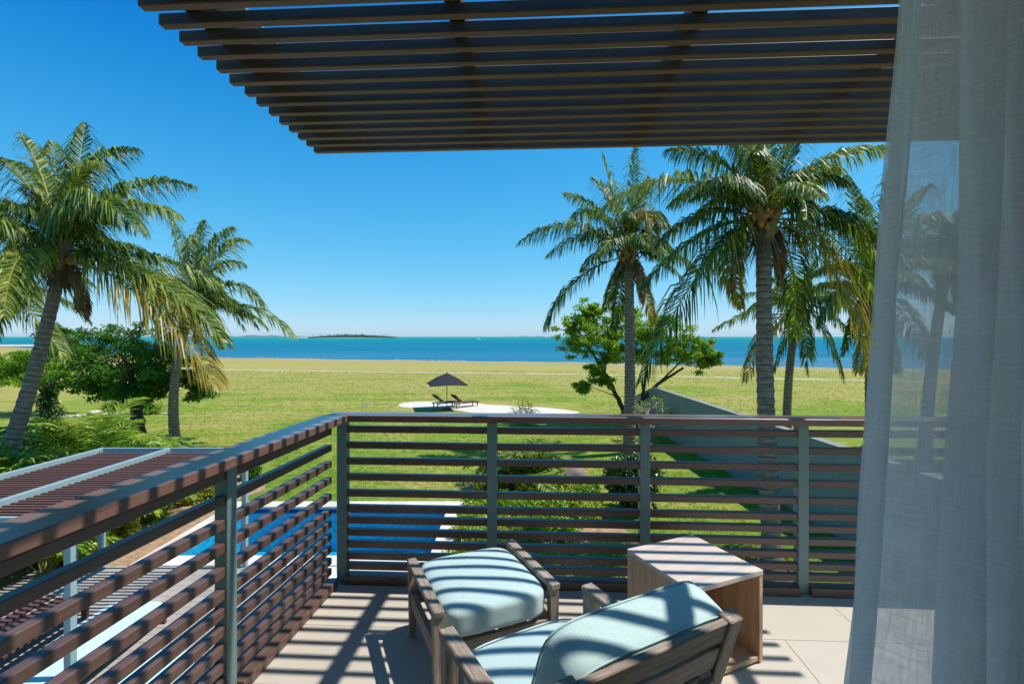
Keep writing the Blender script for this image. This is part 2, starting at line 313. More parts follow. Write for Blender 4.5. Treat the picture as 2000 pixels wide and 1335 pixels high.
def box_mesh(sx, sy, sz, mat, bev=.002, name='box'):
    key = (round(sx, 4), round(sy, 4), round(sz, 4), mat.name, bev)
    if key in _cache: return _cache[key]
    bm = bmesh.new(); bmesh.ops.create_cube(bm, size=1)
    for v in bm.verts: v.co = Vector((v.co.x*sx, v.co.y*sy, v.co.z*sz))
    if bev: bmesh.ops.bevel(bm, geom=list(bm.edges), offset=bev, segments=1, profile=.5, affect='EDGES')
    me = bpy.data.meshes.new(name); bm.to_mesh(me); bm.free(); me.materials.append(mat); _cache[key] = me; return me
def box(name, sx, sy, sz, mat, loc, parent=None, rot=(0, 0, 0), bev=.002):
    return link(name, box_mesh(sx, sy, sz, mat, bev, name), parent, loc, rot)
def board(name, a, b, w, t, mat, parent=None, up=(0, 0, 1), bev=.002):
    """box whose local X runs from a to b; w across, t along up"""
    a = Vector(a); b = Vector(b); d = b-a; L = d.length; x = d.normalized()
    z = Vector(up); z = (z-x*z.dot(x)).normalized(); y = z.cross(x)
    o = link(name, box_mesh(L, w, t, mat, bev, name), parent)
    o.matrix_local = Matrix.Translation((a+b)/2) @ Matrix((x, y, z)).transposed().to_4x4(); return o
def clip_poly(poly, nx, ny, c):
    """keep nx*x+ny*y<=c"""
    out = []
    for i in range(len(poly)):
        p, q = poly[i], poly[(i+1) % len(poly)]
        dp, dq = nx*p[0]+ny*p[1]-c, nx*q[0]+ny*q[1]-c
        if dp <= 0: out.append(p)
        if dp*dq < 0:
            t = dp/(dp-dq); out.append((p[0]+(q[0]-p[0])*t, p[1]+(q[1]-p[1])*t))
    return out
def prism(name, poly, z0, z1, mat, parent=None, bev=0):
    n = len(poly); vs_ = [(x, y, z0) for x, y in poly]+[(x, y, z1) for x, y in poly]
    fs = [tuple(range(n-1, -1, -1)), tuple(range(n, 2*n))]+[(i, (i+1) % n, (i+1) % n+n, i+n) for i in range(n)]
    o = mesh_obj(name, vs_, fs, mat, parent)
    if bev:
        bm = bmesh.new(); bm.from_mesh(o.data); bmesh.ops.bevel(bm, geom=list(bm.edges), offset=bev, segments=1, affect='EDGES'); bm.to_mesh(o.data); bm.free()
    return o
def tube_geo(pts, rads, sides=8, uv=False):
    vs_, fs = [], []; n = len(pts); prev = None
    for i, p in enumerate(pts):
        t = (pts[min(i+1, n-1)]-pts[max(i-1, 0)]).normalized()
        a = prev if prev is not None else (Vector((1, 0, 0)) if abs(t.x) < .8 else Vector((0, 1, 0)))
        s = (a-t*a.dot(t)).normalized(); prev = s; u = t.cross(s)
        for k in range(sides):
            an = 2*math.pi*k/sides; vs_.append(p+(s*math.cos(an)+u*math.sin(an))*rads[i])
    for i in range(n-1):
        for k in range(sides): fs.append((i*sides+k, i*sides+(k+1) % sides, (i+1)*sides+(k+1) % sides, (i+1)*sides+k))
    fs.append(tuple(range(sides-1, -1, -1))); fs.append(tuple((n-1)*sides+k for k in range(sides)))
    return vs_, fs
class Geo:
    def __init__(s): s.v = []; s.f = []; s.m = []
    def add(s, v, f, m=0):
        o = len(s.v); s.v += v; s.f += [tuple(i+o for i in q) for q in f]; s.m += [m]*len(f)
    def box(s, c, sx, sy, sz, m=0):
        c = Vector(c); v = [c+Vector((x*sx/2, y*sy/2, z*sz/2)) for z in (-1, 1) for x, y in ((-1, -1), (1, -1), (1, 1), (-1, 1))]
        s.add(v, BOXF, m)
    def build(s, name, mats, parent=None, smooth=False):
        if not isinstance(mats, list): mats = [mats]
        return mesh_obj(name, s.v, s.f, None, parent, smooth, mats, s.m)
def bez(a, b, c, t): return a*(1-t)**2+b*(2*t*(1-t))+c*t*t

# ------------------------------------------------------------------ setting: ground, sea, shore
def shore_y(x):            # distance of the lawn's seaward edge
    pts = [(-400, 330), (-180, 190), (-95, 128), (-72, 116), (-30, 104), (13, 93), (53, 77), (120, 62), (400, 20)]
    for (x0, y0), (x1, y1) in zip(pts, pts[1:]):
        if x <= x1: return y0+(y1-y0)*(x-x0)/(x1-x0)+.9*math.sin(x*.21)+.6*math.sin(x*.53+1)
    return 20
def shore_strip(name, off0, off1, z, mat, jit=0, x0=-400, x1=300, n=420, bank=False):
    v, f = [], []
    for i in range(n+1):
        x = x0+(x1-x0)*i/n; y = shore_y(x)
        a = y-off0+(rnd.uniform(-jit, jit)); b = y-off1+rnd.uniform(-jit, jit)*.6
        v += [(x, a, z), (x, b, GZ-2.6 if bank else z)]
    for i in range(n): f.append((2*i, 2*i+2, 2*i+3, 2*i+1))
    return mesh_obj(name, v, f, mat)
lv, lf = [], []
nx_ = 420
hole_x0, hole_x1, hole_y0, hole_y1 = -7.9, -1.85, 10.9, 14.05
xs = sorted(set([-400+700*i/nx_ for i in range(nx_+1)]+[hole_x0, hole_x1]))
prevs = None
for i, x in enumerate(xs):
    ys = [-60, hole_y0, hole_y1, 25, shore_y(x)]
    for y in ys: lv.append((x, y, GZ))
for i in range(len(xs)-1):
    for k in range(4):
        if k == 1 and xs[i] >= hole_x0-1e-6 and xs[i+1] <= hole_x1+1e-6: continue
        a = i*5+k; lf.append((a, a+5, a+6, a+1))
tag(mesh_obj('lawn_ground', lv, lf, M['lawn']), kind='structure')
tag(shore_strip('shore_bank', 0, -6, GZ, M['path'], 0, bank=True), kind='structure')
tag(shore_strip('dry_grass_verge', .2, 10, GZ+.008, M['dry'], 1.2), kind='structure')
# sandy track across the far lawn
tv, tf = [], []
tp = [(60, 706), (415, 722), (640, 724.5), (850, 727), (1010, 729.5), (1150, 731), (1330, 735), (1500, 739), (1680, 742), (1900, 748)]
tp2 = []
for (a, b) in zip(tp, tp[1:]):
    for k in range(8): tp2.append((a[0]+(b[0]-a[0])*k/8, a[1]+(b[1]-a[1])*k/8))
for i, (a, b) in enumerate(tp2):
    g = G(a, b); w = .75+.35*math.sin(i*1.7)+rnd.uniform(-.2, .2)
    tv += [(g.x, g.y-w, GZ+.012), (g.x, g.y+w, GZ+.012)]
tf = [(2*i, 2*i+2, 2*i+3, 2*i+1) for i in range(len(tp2)-1)]
tag(mesh_obj('sandy_track', tv, tf, M['path']), kind='structure')
SEA = GZ-1.8
tag(mesh_obj('sea', [(-24000, 15, SEA), (24000, 15, SEA), (24000, 24000, SEA), (-24000, 24000, SEA)], [(0, 1, 2, 3)], M['sea']), kind='structure')
sv = []; n = 40
for i in range(n):
    a = 2*math.pi*i/n; sv.append((-445+130*math.cos(a), 340+(70+14*math.sin(3*a))*math.sin(a), SEA+.25))
tag(mesh_obj('sand_spit', [(-445, 340, SEA+1.0)]+sv, [(0, 1+i, 1+(i+1) % n) for i in range(n)], M['path']), kind='structure')
# sand patch under the loungers
spx = [(778, 790), (800, 785), (850, 783.5), (900, 785), (950, 789), (1010, 793), (1070, 796), (1120, 802), (1130, 806), (1080, 811), (1000, 812), (940, 808), (880, 799), (830, 796.5), (790, 795)]
dense = []
for i in range(len(spx)):
    p0, p1, p2, p3 = [Vector(spx[(i+k-1) % len(spx)]) for k in range(4)]
    for k in range(5):
        t = k/5; q = .5*((2*p1)+(p2-p0)*t+(2*p0-5*p1+4*p2-p3)*t*t+(3*p1-p0-3*p2+p3)*t**3); dense.append(q)
sg = [G(q[0], q[1]+rnd.uniform(-.35, .35)) for q in dense]
cen = G(930, 796)
tag(mesh_obj('sand_patch', [(cen.x, cen.y, GZ+.05)]+[(g.x, g.y, GZ+.006) for g in sg], [(0, 1+i, 1+(i+1) % len(sg)) for i in range(len(sg))], M['sand']), kind='structure')
# shore rocks
rg = Geo()
def rock_geo(g, c, r, sq=.6, seed=0, sub=2, m=0):
    bm = bmesh.new(); bmesh.ops.create_icosphere(bm, subdivisions=sub, radius=1)
    rr = random.Random(seed); ph = [rr.uniform(0, 6) for _ in range(6)]
    vs_ = []
    for v in bm.verts:
        p = v.co; k = 1+.16*math.sin(2.3*p.x+ph[0])*math.cos(2.9*p.y+ph[1])+.12*math.sin(4.1*p.z+ph[2]+p.x*3)
        vs_.append(Vector(c)+Vector((p.x*r*k*(1+.2*math.sin(ph[3])), p.y*r*k, p.z*r*sq*k)))
    g.add(vs_, [tuple(v.index for v in f.verts) for f in bm.faces], m); bm.free()
for i in range(60):
    x = rnd.choice([-68, -52, -45, -20, -16, -10, 0, 4, 30, -60, 12])+rnd.gauss(0, 3); y = shore_y(x)-rnd.uniform(-.5, 1.2); rock_geo(rg, (x, y, GZ+.02), rnd.choice([.1, .12, .2, .3])*rnd.uniform(.7, 1.2), .55, i, 1)
tag(rg.build('shore_rocks', M['rock_grey']), 'scattered grey rocks and driftwood along the edge of the sea', 'rocks', kind='stuff')
# far hills and wooded island
def hill(name, px0, px1, y, hts, z0, mat):
    n = len(hts); v = []; f = []
    for i, h in enumerate(hts):
        x = (px0+(px1-px0)*i/(n-1)-1000)/F*y
        v += [(x, y, z0), (x, y+y*.03, z0+h), (x, y+y*.06, z0)]
    for i in range(n-1): f += [(3*i, 3*i+3, 3*i+4, 3*i+1), (3*i+1, 3*i+4, 3*i+5, 3*i+2)]
    return mesh_obj(name, v, f, mat)
M['hillg'] = plain_mat('distant_hill', (.07, .11, .10), .95, .3, .002)
rr = random.Random(3)
hts = [max(0, 48*math.sin(math.pi*i/40)**.6*(.55+.45*math.sin(i*.55)*math.sin(i*.23+1)+rr.uniform(-.08, .08))) for i in range(41)]
tag(hill('far_hills', 360, 600, 11000, hts, SEA, M['hillg']), kind='structure')
hts = [max(0, 22*math.sin(math.pi*i/24)**.7*(.6+.4*math.sin(i*.8))) for i in range(25)]
tag(hill('low_far_hills', 985, 1080, 12000, hts, SEA, M['hillg']), kind='structure')
IY = 2500
iv = [(G_ := None)] and []
n = 60
isl = thing('wooded_island', 'low wooded island with a pale beach on the horizon', 'island', ((690-1000)/F*IY, IY, SEA))
def fan(name, rx, ry, z, mat, parent, top=0, loc=(0, 0, 0)):
    v = [(0, 0, z+top)]+[(rx*math.cos(2*math.pi*i/n)*(1+.05*math.sin(5*i)), ry*math.sin(2*math.pi*i/n), z) for i in range(n)]
    return mesh_obj(name, v, [(0, 1+i, 1+(i+1) % n) for i in range(n)], mat, parent, loc=loc)
fan('beach', 252, 60, .3, M['sand'], isl, 3); fan('low_spit', 90, 25, .3, M['sand'], isl, 3, (-270, 20, 0))
g = Geo()
for i in range(1700):
    t = rnd.uniform(-1, 1); x = t*222+rnd.uniform(-4, 4); y = rnd.uniform(-35, 35); h = (4+9*(1-abs(t)**2.5))*rnd.uniform(.6, 1.15)
    rock_geo(g, (x, y, h*.5), rnd.uniform(3, 6.5), h/9, i, 1)
for i in range(26):
    x = rnd.uniform(-205, 180); h = rnd.uniform(14, 20); v, f = tube_geo([Vector((x, -20, 2)), Vector((x+1, -20, h))], [.4, .3], 4); g.add(v, f)
    for k in range(7):
        a = k*.9; g.add([Vector((x+1, -20, h)), Vector((x+1+4*math.cos(a), -20+4*math.sin(a), h+1.2)), Vector((x+1+7*math.cos(a), -20+7*math.sin(a), h-1.8))], [(0, 1, 2)])
tag(g.build('island_woods', M['isl'], isl), kind='stuff')

# ------------------------------------------------------------------ boats
def catamaran(px, y, s, label):
    t = thing('sailing_catamaran', label, 'boat', ((px-1000)/F*y, y, SEA))
    g = Geo()
    for sx in (-1, 1):
        pts = [(-5.5, .6), (-4.5, -.1), (4.5, -.1), (6, 1.3)]
        v = []
        for X, Z in pts: v += [Vector((X*s, (sx*2.6-.6)*s, Z*s)), Vector((X*s, (sx*2.6+.6)*s, Z*s)), Vector((X*s, (sx*2.6+.8)*s, 1.5*s)), Vector((X*s, (sx*2.6-.8)*s, 1.5*s))]
        f = [(0, 1, 2, 3), (15, 14, 13, 12)]
        for i in range(3):
            for k in range(4): f.append((4*i+k, 4*i+(k+1) % 4, 4*i+4+(k+1) % 4, 4*i+4+k))
        g.add(v, f)
    g.build('hull', M['whitegel'], t)
    g = Geo(); g.box((0, 0, 1.7*s), 7*s, 5.4*s, .5*s); g.build('deck', M['whitegel'], t)
    g = Geo(); g.box((-.6*s, 0, 2.5*s), 4.4*s, 3.6*s, 1.2*s); g.build('cabin', M['whitegel'], t)
    g = Geo(); g.box((-.6*s, 0, 2.55*s), 4.5*s, 3.7*s, .4*s); g.build('cabin_window', M['black'], t)
    v, f = tube_geo([Vector((.6*s, 0, 3*s)), Vector((.6*s, 0, 12*s))], [.14*s, .09*s], 6); mesh_obj('mast', v, f, M['whitegel'], t)
    v, f = tube_geo([Vector((.5*s, 0, 4*s)), Vector((-4.6*s, 0, 4.1*s))], [.28*s, .22*s], 6); mesh_obj('boom', v, f, M['whitegel'], t)
    return t
t = catamaran(935, 1050, .78, 'white catamaran moored on the turquoise sea, bare mast'); t.rotation_euler.z = .5
t = thing('white_sailboat', 'small white sailboat left of the island beyond a palm frond', 'boat', ((572-1000)/F*1400, 1400, SEA))
g = Geo(); v = [Vector(p) for p in ((-6, -1.4, 1.6), (6.5, 0, 1.9), (-6, 1.4, 1.6), (-5.4, -1, 0), (5, 0, 0), (-5.4, 1, 0))]; g.add(v, [(0, 1, 4, 3), (1, 2, 5, 4), (0, 2, 1), (0, 3, 5, 2), (3, 4, 5)]); g.build('hull', M['whitegel'], t)
v, f = tube_geo([Vector((1, 0, 1.5)), Vector((1, 0, 12))], [.15, .1], 6); mesh_obj('mast', v, f, M['whitegel'], t)
mesh_obj('sail', [(.8, 0, 2.6), (-5, .3, 2.8), (.8, 0, 11.5), (.8, .12, 2.6), (-5, .42, 2.8), (.8, .12, 11.5)], [(0, 1, 2), (5, 4, 3), (0, 3, 4, 1), (1, 4, 5, 2), (2, 5, 3, 0)], M['whitegel'], t)

# ------------------------------------------------------------------ the balcony, room and house walls
TH = R(3.0)                                    # front railing, tiles and pergola are turned by this
cu, su = math.cos(TH), math.sin(TH)
def UV(u, v, z=0): return Vector((u*cu+v*su, -u*su+v*cu, z))   # balcony frame to world
SL = .0957                                     # the left railing splays: x = -c + SL*y
slab = prism('balcony_slab', [(-1.53+SL*-4.5, -4.5), (3.4, -4.5), (3.25, 3.0), (-1.53+SL*3.3, 3.28)], -.36, -.016, M['white_wall']); tag(slab, kind='structure')
floor = prism('balcony_floor', [(-1.5+SL*-4.5, -4.5), (3.35, -4.5), (3.2, 2.98), (-1.5+SL*3.2, 3.18)], -.013, -.004, M['grout']); tag(floor, kind='structure')
nxl, nyl = -1.0/math.hypot(1, SL), SL/math.hypot(1, SL)
TU, TV = .9, .6
for j in range(-8, 6):
    for i in range(-4, 5):
        u0 = 1.305+(.45 if j % 2 else 0)+i*TU-TU*0; v0 = 2.615-TV+j*TV
        if v0 < -4.2 or v0 > 3.1 or u0 > 3.1 or u0+TU < -1.7: continue
        gp = .0016
        poly = [UV(u0+gp, v0+gp), UV(u0+TU-gp, v0+gp), UV(u0+TU-gp, v0+TV-gp), UV(u0+gp, v0+TV-gp)]
        poly = [(p.x, p.y) for p in poly]
        poly = clip_poly(poly, nxl, nyl, 1.5/math.hypot(1, SL))
        poly = clip_poly(poly, su, cu, 3.13) if len(poly) > 2 else poly
        poly = clip_poly(poly, 1, 0, 3.2) if len(poly) > 2 else poly
        if len(poly) > 2: prism('floor_tile', poly, -.003, 0, M['tile'], floor)
# room around the camera
tag(prism('ceiling', [(-2.3, -4.5), (3.4, -4.5), (3.4, 1.02), (-2.3, 1.02)], 2.95, 3.2, M['white_wall']), kind='structure')
tag(prism('back_wall', [(-2.3, -4.7), (3.4, -4.7), (3.4, -4.5), (-2.3, -4.5)], 0.002, 2.948, M['white_wall']), kind='structure')
tag(prism('side_wall', [(-2.3, -4.498), (-2.1, -4.498), (-2.1, 0.7), (-2.3, 0.7)], 0.002, 2.948, M['white_wall']), kind='structure')
tag(prism('side_wall_right', [(3.2, -4.498), (3.4, -4.498), (3.4, 0.84), (3.2, 0.84)], 0.002, 2.948, M['white_wall']), kind='structure')
tag(prism('facade_wall', [(1.14, 1.05), (3.4, 1.05), (3.4, 1.11), (1.14, 1.11)], 0.004, 3.2, M['white_wall']), kind='structure')
tag(prism('lower_house_wall', [(-1.4, -4.5), (3.2, -4.5), (3.1, 1.2), (-1.4, 1.2)], GZ+.01, -.37, M['white_wall']), kind='structure')

# ------------------------------------------------------------------ railings
HTS = [.994, .889, .785, .682, .577, .478, .402, .322, .243, .167, .100]
def railing(name, label, origin, axis, length, posts, slat_off, cap_in, cap_w, ncap=1, inward=1, extend=0):
    """origin: world point on floor at start; axis: unit dir along rail; inward: unit normal towards balcony"""
    t = thing(name, label, 'railing', origin)
    ax = Vector(axis).normalized(); nr = Vector((-ax.y, ax.x, 0))*inward
    def W(s, n, z): return ax*s+nr*n+Vector((0, 0, z))
    board('handrail', W(-extend, cap_in-cap_w/2, 1.0775), W(length, cap_in-cap_w/2, 1.0775), cap_w, .043, M['cap'], t, bev=.004)
    pw = .064
    for s in posts:
        board('post', W(s, slat_off, .0), W(s, slat_off, 1.055), pw, pw, M['post'], t, up=tuple(ax), bev=.004)
        board('post_base', W(s, slat_off, .0005), W(s, slat_off, .011), .1, .1, M['post'], t, up=tuple(ax), bev=.002)
    ends = sorted(posts)
    spans = [(a+pw/2-.001, b-pw/2+.001) for a, b in zip(ends, ends[1:])]
    if ends[-1] < length-.2: spans.append((ends[-1]+pw/2-.001, length))
    for (a, b) in spans:
        for h in HTS:
            board('slat', W(a, slat_off, h+rnd.uniform(-.0015, .0015)), W(b, slat_off, h+rnd.uniform(-.0015, .0015)), .042, .042, M['comp'], t, bev=.003)
        board('bottom_rail', W(a, slat_off+.02, .030), W(b, slat_off+.02, .030), .085, .05, M['comp'], t, bev=.003)
        for h in HTS[::1]:
            for s_ in (a+.03, b-.03):
                pass
    return t
# front railing: runs along the direction of the tiles
fo = UV(-1.275, 3.105); fo.z = 0
railing('front_railing', 'brown slatted railing facing the sea, shaded side towards the room', fo, (cu, -su, 0), 4.6,
        [0.0, .985, 1.955, 2.925, 3.895], 0.0, .095, .145, inward=-1, extend=.075)
# left railing
la = Vector((SL, 1, 0)).normalized()
corner = Vector((-1.47+SL*3.16, 3.16, 0))
railing('side_railing', 'brown slatted railing on the left with sun bars across its handrail', corner-la*.045, -la, 5.2,
        [.99, 2.05, 3.1, 4.15], 0.0, .125, .165, inward=1, extend=-.012)
# the side railing's first bay starts at the shared corner post
sr = [o for o in bpy.data.objects if o.name.startswith('side_railing')][0]
for h in HTS: 
    ax = -la; nr = Vector((-ax.y, ax.x, 0))
    board('slat', ax*.03+Vector((0, 0, h)), ax*.957+Vector((0, 0, h)), .042, .042, M['comp'], sr, bev=.003)
board('bottom_rail', ax*.03+nr*.02+Vector((0, 0, .03)), ax*.957+nr*.02+Vector((0, 0, .03)), .085, .05, M['comp'], sr, bev=.003)

# ------------------------------------------------------------------ pergola over the balcony
PZ = EYE+1.238
per = thing('balcony_pergola', 'dark brown slatted pergola overhead shading the balcony', 'pergola', (0, 0, 0))
PS = .1095
for k in range(19):
    v = 3.165-k*PS; dz = rnd.uniform(-.003, .003)
    a = UV(-1.49-rnd.uniform(0, .012), v, PZ+.021+dz); b = UV(2.82, v, PZ+.021+rnd.uniform(-.004, .004))
    board('slat', a, b, .038, .046, M['comp_dark'], per, bev=.003)
for u in (-1.36, -.325, .645, 1.61, 2.58):
    board('beam', UV(u, 1.05, PZ+.047+.035), UV(u, 3.19, PZ+.047+.035), .065, .07, M['comp_dark'], per, bev=.003)
board('cap_strip', UV(-1.28, 1.05, PZ+.128), UV(-1.28, 3.19, PZ+.128), .14, .012, M['mint'], per, bev=.001)
tag(prism('eave_fascia', [(-2.3, 1.022), (3.4, 1.022), (3.4, 1.048), (-2.3, 1.048)], 2.8, 3.2, M['white_wall']), kind='structure')

# ------------------------------------------------------------------ furniture
def cushion(name, sx, sy, sz, mat, parent, loc=(0, 0, 0), rot=(0, 0, 0), puff=.25, piping=False, n=18, e=5.0):
    """pillow box: superellipse plan, bulging top, rounded edge, optional piping"""
    bm = bmesh.new(); bmesh.ops.create_cube(bm, size=2)
    bmesh.ops.subdivide_edges(bm, edges=list(bm.edges), cuts=n, use_grid_fill=True)
    for v in bm.verts:
        x, y, z = v.co
        k = (abs(x)**e+abs(y)**e+abs(z)**e)**(1/e); m_ = max(abs(x), abs(y), abs(z))
        q = v.co*(m_/k)
        bul = (1-min(1, abs(q.x))**2.2)*(1-min(1, abs(q.y))**2.2)
        w = .002*math.sin(x*5+y*3)+.0012*math.sin(y*9+x*2)
        v.co = Vector((q.x*sx/2, q.y*sy/2, q.z*sz/2*(1-puff+puff*1.35*bul)+w*bul*(1 if z > 0 else 0)))
    me = bpy.data.meshes.new(name); bm.to_mesh(me); bm.free(); me.materials.append(mat)
    me.polygons.foreach_set('use_smooth', [True]*len(me.polygons))
    o = link(name, me, parent, loc, rot)
    if piping:
        for zz in (1, -1):
            pts = []
            for i in range(97):
                a = 2*math.pi*i/96; cx, cy = math.cos(a), math.sin(a)
                k = (abs(cx)**e+abs(cy)**e)**(-1/e)
                pts.append(Vector((cx*k*sx/2*.975, cy*k*sy/2*.975, zz*sz/2*(1-puff)*.80)))
            v, f = tube_geo(pts, [.0035]*97, 6); p = mesh_obj('piping', v, f, mat, o, smooth=True)
    return o
def leg(name, x, y, h, w0, w1, mat, parent):
    v = []
    for z, w in ((0, w1), (h, w0)):
        v += [(x-w/2, y-w/2, z), (x+w/2, y-w/2, z), (x+w/2, y+w/2, z), (x-w/2, y+w/2, z)]
    # local x along the grain: build lying down and rotate
    me = bpy.data.meshes.new(name)
    vv = [(z-h/2, yy-y, -(xx-x)) for xx, yy, z in v]
    me.from_pydata(vv, [], BOXF); me.materials.append(mat)
    o = link(name, me, parent, (x, y, h/2), (0, R(-90), 0)); return o
# ottoman
ot = thing('ottoman', 'low square teak ottoman with aqua cushion and striped shade', 'ottoman', (-.166, 2.464, 0), R(24))
W_, D_, H_ = .627, .56, .405
for sx in (-1, 1):
    x = sx*(W_/2-.024)
    board('arm_rail', (x, -D_/2, H_-.014), (x, D_/2, H_-.014), .050, .028, M['teak'], ot, bev=.004)
    for y in (-D_/2+.03, D_/2-.03): leg('leg', x, y, H_-.029, .045, .032, M['teak'], ot)
    board('side_rail', (x, -D_/2+.055, .205), (x, D_/2-.055, .205), .026, .075, M['teak'], ot)
for y in (-D_/2+.03, D_/2-.03): board('seat_rail', (-W_/2+.05, y, .205), (W_/2-.05, y, .205), .026, .062, M['teak'], ot)
for i in range(6):
    x = -W_/2+.09+i*(W_-.18)/5; board('seat_slat', (x, -D_/2+.046, .225), (x, D_/2-.046, .225), .05, .016, M['teak'], ot)
cu_ = cushion('ottoman_cushion', W_-.105, D_+.02, .165, M['aqua'], None, (-.166, 2.464, .322), (0, 0, R(24)), .13, False, e=6)
tag(cu_, 'aqua box cushion lying on the teak ottoman', 'cushion')
# armchair
CH = R(29); cc = Vector((.0365+.33*.485, 1.84-.33*.875, 0))
ch = thing('armchair', 'weathered teak armchair seen from behind with slatted back', 'armchair', cc, CH)
CW, CF = .67, .33
for sx in (-1, 1):
    x = sx*(CW/2-.027)
    board('arm_rail', (x, -.26, .566), (x, CF, .566), .055, .03, M['teak'], ch, bev=.004)
    leg('leg', x, CF-.035, .550, .05, .036, M['teak'], ch)
    leg('leg', x, -.25, .550, .05, .036, M['teak'], ch)
    board('side_rail', (x, -.22, .26), (x, CF-.062, .30), .026, .08, M['teak'], ch)
    # back stile, raked
    board('back_stile', (.065+sx*(CW/2-.030), -.135, .22), (.065+sx*(CW/2-.030), -.305, .755), .060, .045, M['teak'], ch, up=(0, 1, .33), bev=.004)
def bk(z): return -.135-(z-.22)*(.17/.535)
for z, hh in ((.714, .075), (.62, .082), (.526, .082), (.432, .082), (.338, .082)):
    y = bk(z)
    board('back_slat', (.065-CW/2+.061, y-.004, z), (.065+CW/2-.061, y-.004, z), hh, .022, M['teak'], ch, up=(0, 1, .33), bev=.003)
board('seat_rail', (-CW/2+.053, CF-.035, .30), (CW/2-.053, CF-.035, .30), .026, .08, M['teak'], ch)
board('seat_rail', (-CW/2+.053, -.12, .26), (CW/2-.053, -.12, .26), .026, .07, M['teak'], ch)
for i in range(7):
    y = -.07+i*.055; board('seat_slat', (-CW/2+.055, y, .325+i*.003), (CW/2-.055, y, .325+i*.003), .04, .016, M['teak'], ch)
def cw(x, y, z): return cc+Vector((x*math.cos(CH)-y*math.sin(CH), x*math.sin(CH)+y*math.cos(CH), z))
sc_ = cushion('seat_cushion', .545, .56, .14, M['aqua'], None, cw(0, .075, .405), (R(3), 0, CH), .2, True); tag(sc_, 'aqua seat cushion on the armchair, mostly hidden by the back cushion', 'cushion')
bc_ = cushion('back_cushion', .63, .43, .20, M['aqua'], None, cw(.105, -.145, .582), (R(111), 0, CH), .14, True, e=6); tag(bc_, 'rounded aqua back cushion leaning on the armchair back', 'cushion')
# side table
TB = R(24); tb = thing('side_table', 'pale wooden cube side table open on its near right side', 'side table', (.928, 2.482, 0), TB)
S_, T_ = .465, .024; HT = .455
def tpanel(name, a, b, w, t, m_, up): return board(name, a, b, w, t, m_, tb, up=up, bev=.0015)
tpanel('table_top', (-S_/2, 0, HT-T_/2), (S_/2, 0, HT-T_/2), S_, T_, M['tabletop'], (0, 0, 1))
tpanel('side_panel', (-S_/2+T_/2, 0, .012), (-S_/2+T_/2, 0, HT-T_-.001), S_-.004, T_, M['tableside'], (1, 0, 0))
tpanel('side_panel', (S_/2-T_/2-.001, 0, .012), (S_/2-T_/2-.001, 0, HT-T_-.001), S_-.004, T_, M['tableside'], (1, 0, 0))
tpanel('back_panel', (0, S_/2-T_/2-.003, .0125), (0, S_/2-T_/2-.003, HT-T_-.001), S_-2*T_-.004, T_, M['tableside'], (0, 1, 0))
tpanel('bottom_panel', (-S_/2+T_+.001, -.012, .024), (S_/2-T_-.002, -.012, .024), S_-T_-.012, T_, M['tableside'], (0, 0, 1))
for a in (-1, 1):
    for b in (-1, 1): box('foot', .03, .03, .011, M['black'], (a*(S_/2-.03), b*(S_/2-.03), .0058), tb, bev=.001)

# ------------------------------------------------------------------ sheer curtain
def curtain():
    # path in plan at y ~ .95: pixel columns (mid height) and y offsets
    path = [(1726, .02), (1742, -.01), (1768, .015), (1752, .03), (1748, .045), (1790, .03), (1830, .0), (1868, -.02), (1900, -.045), (1912, -.02), (1884, .01), (1890, .03), (1928, .02), (1950, -.01), (1975, -.03), (1990, .0), (1962, .02), (1975, .03), (2010, 0), (2030, -.03), (2015, .02), (2050, .01), (2080, -.03), (2060, .02), (2110, 0)]
    sp = []
    for i in range(len(path)-1):
        p0, p1, p2, p3 = [Vector(path[max(0, min(len(path)-1, i+k-1))]) for k in range(4)]
        for k in range(9):
            t = k/9; sp.append(.5*((2*p1)+(p2-p0)*t+(2*p0-5*p1+4*p2-p3)*t*t+(3*p1-p0-3*p2+p3)*t**3))
    n = len(sp); nz = 70; v = []; uv = []
    ys = .93
    for j in range(nz+1):
        z = 2.9-(2.9-.02)*j/nz; q = j/nz
        py = 657-(z-EYE)*F/ys
        lean = (775-(98*min(1.15, max(0, py/1335))**1.1))-736
        ln = 0
        for i, s in enumerate(sp):
            w = max(0, 1-(s[0]-1726)/330)
            px = s[0]+lean*w+3.0*math.sin(z*9+i*.2)*max(0, 1-i/12)+5*math.sin(z*2.1+i*.11)*w
            out = .16*max(0, q-.35)**1.5*w
            y = ys+s[1]*(.75+.5*q)+out+.008*math.sin(z*5+i*.35)
            X = (px-1000)/F*ys
            v.append((X+out*.8*((px-1000)/F), y, z)); 
            if i: ln += (sp[i]-sp[i-1]).length/F
            uv.append((ln, z))
    f = [(j*n+i, j*n+i+1, (j+1)*n+i+1, (j+1)*n+i) for j in range(nz) for i in range(n-1)]
    o = mesh_obj('sheer_curtain', v, f, M['curtain'], smooth=True)
    ul = o.data.uv_layers.new(name='UVMap')
    for lp in o.data.loops: ul.data[lp.index].uv = uv[lp.vertex_index]
    tag(o, 'sheer white curtain hanging in loose folds at the right', 'curtain')
    # side hem and its stitching
    return o
curtain()

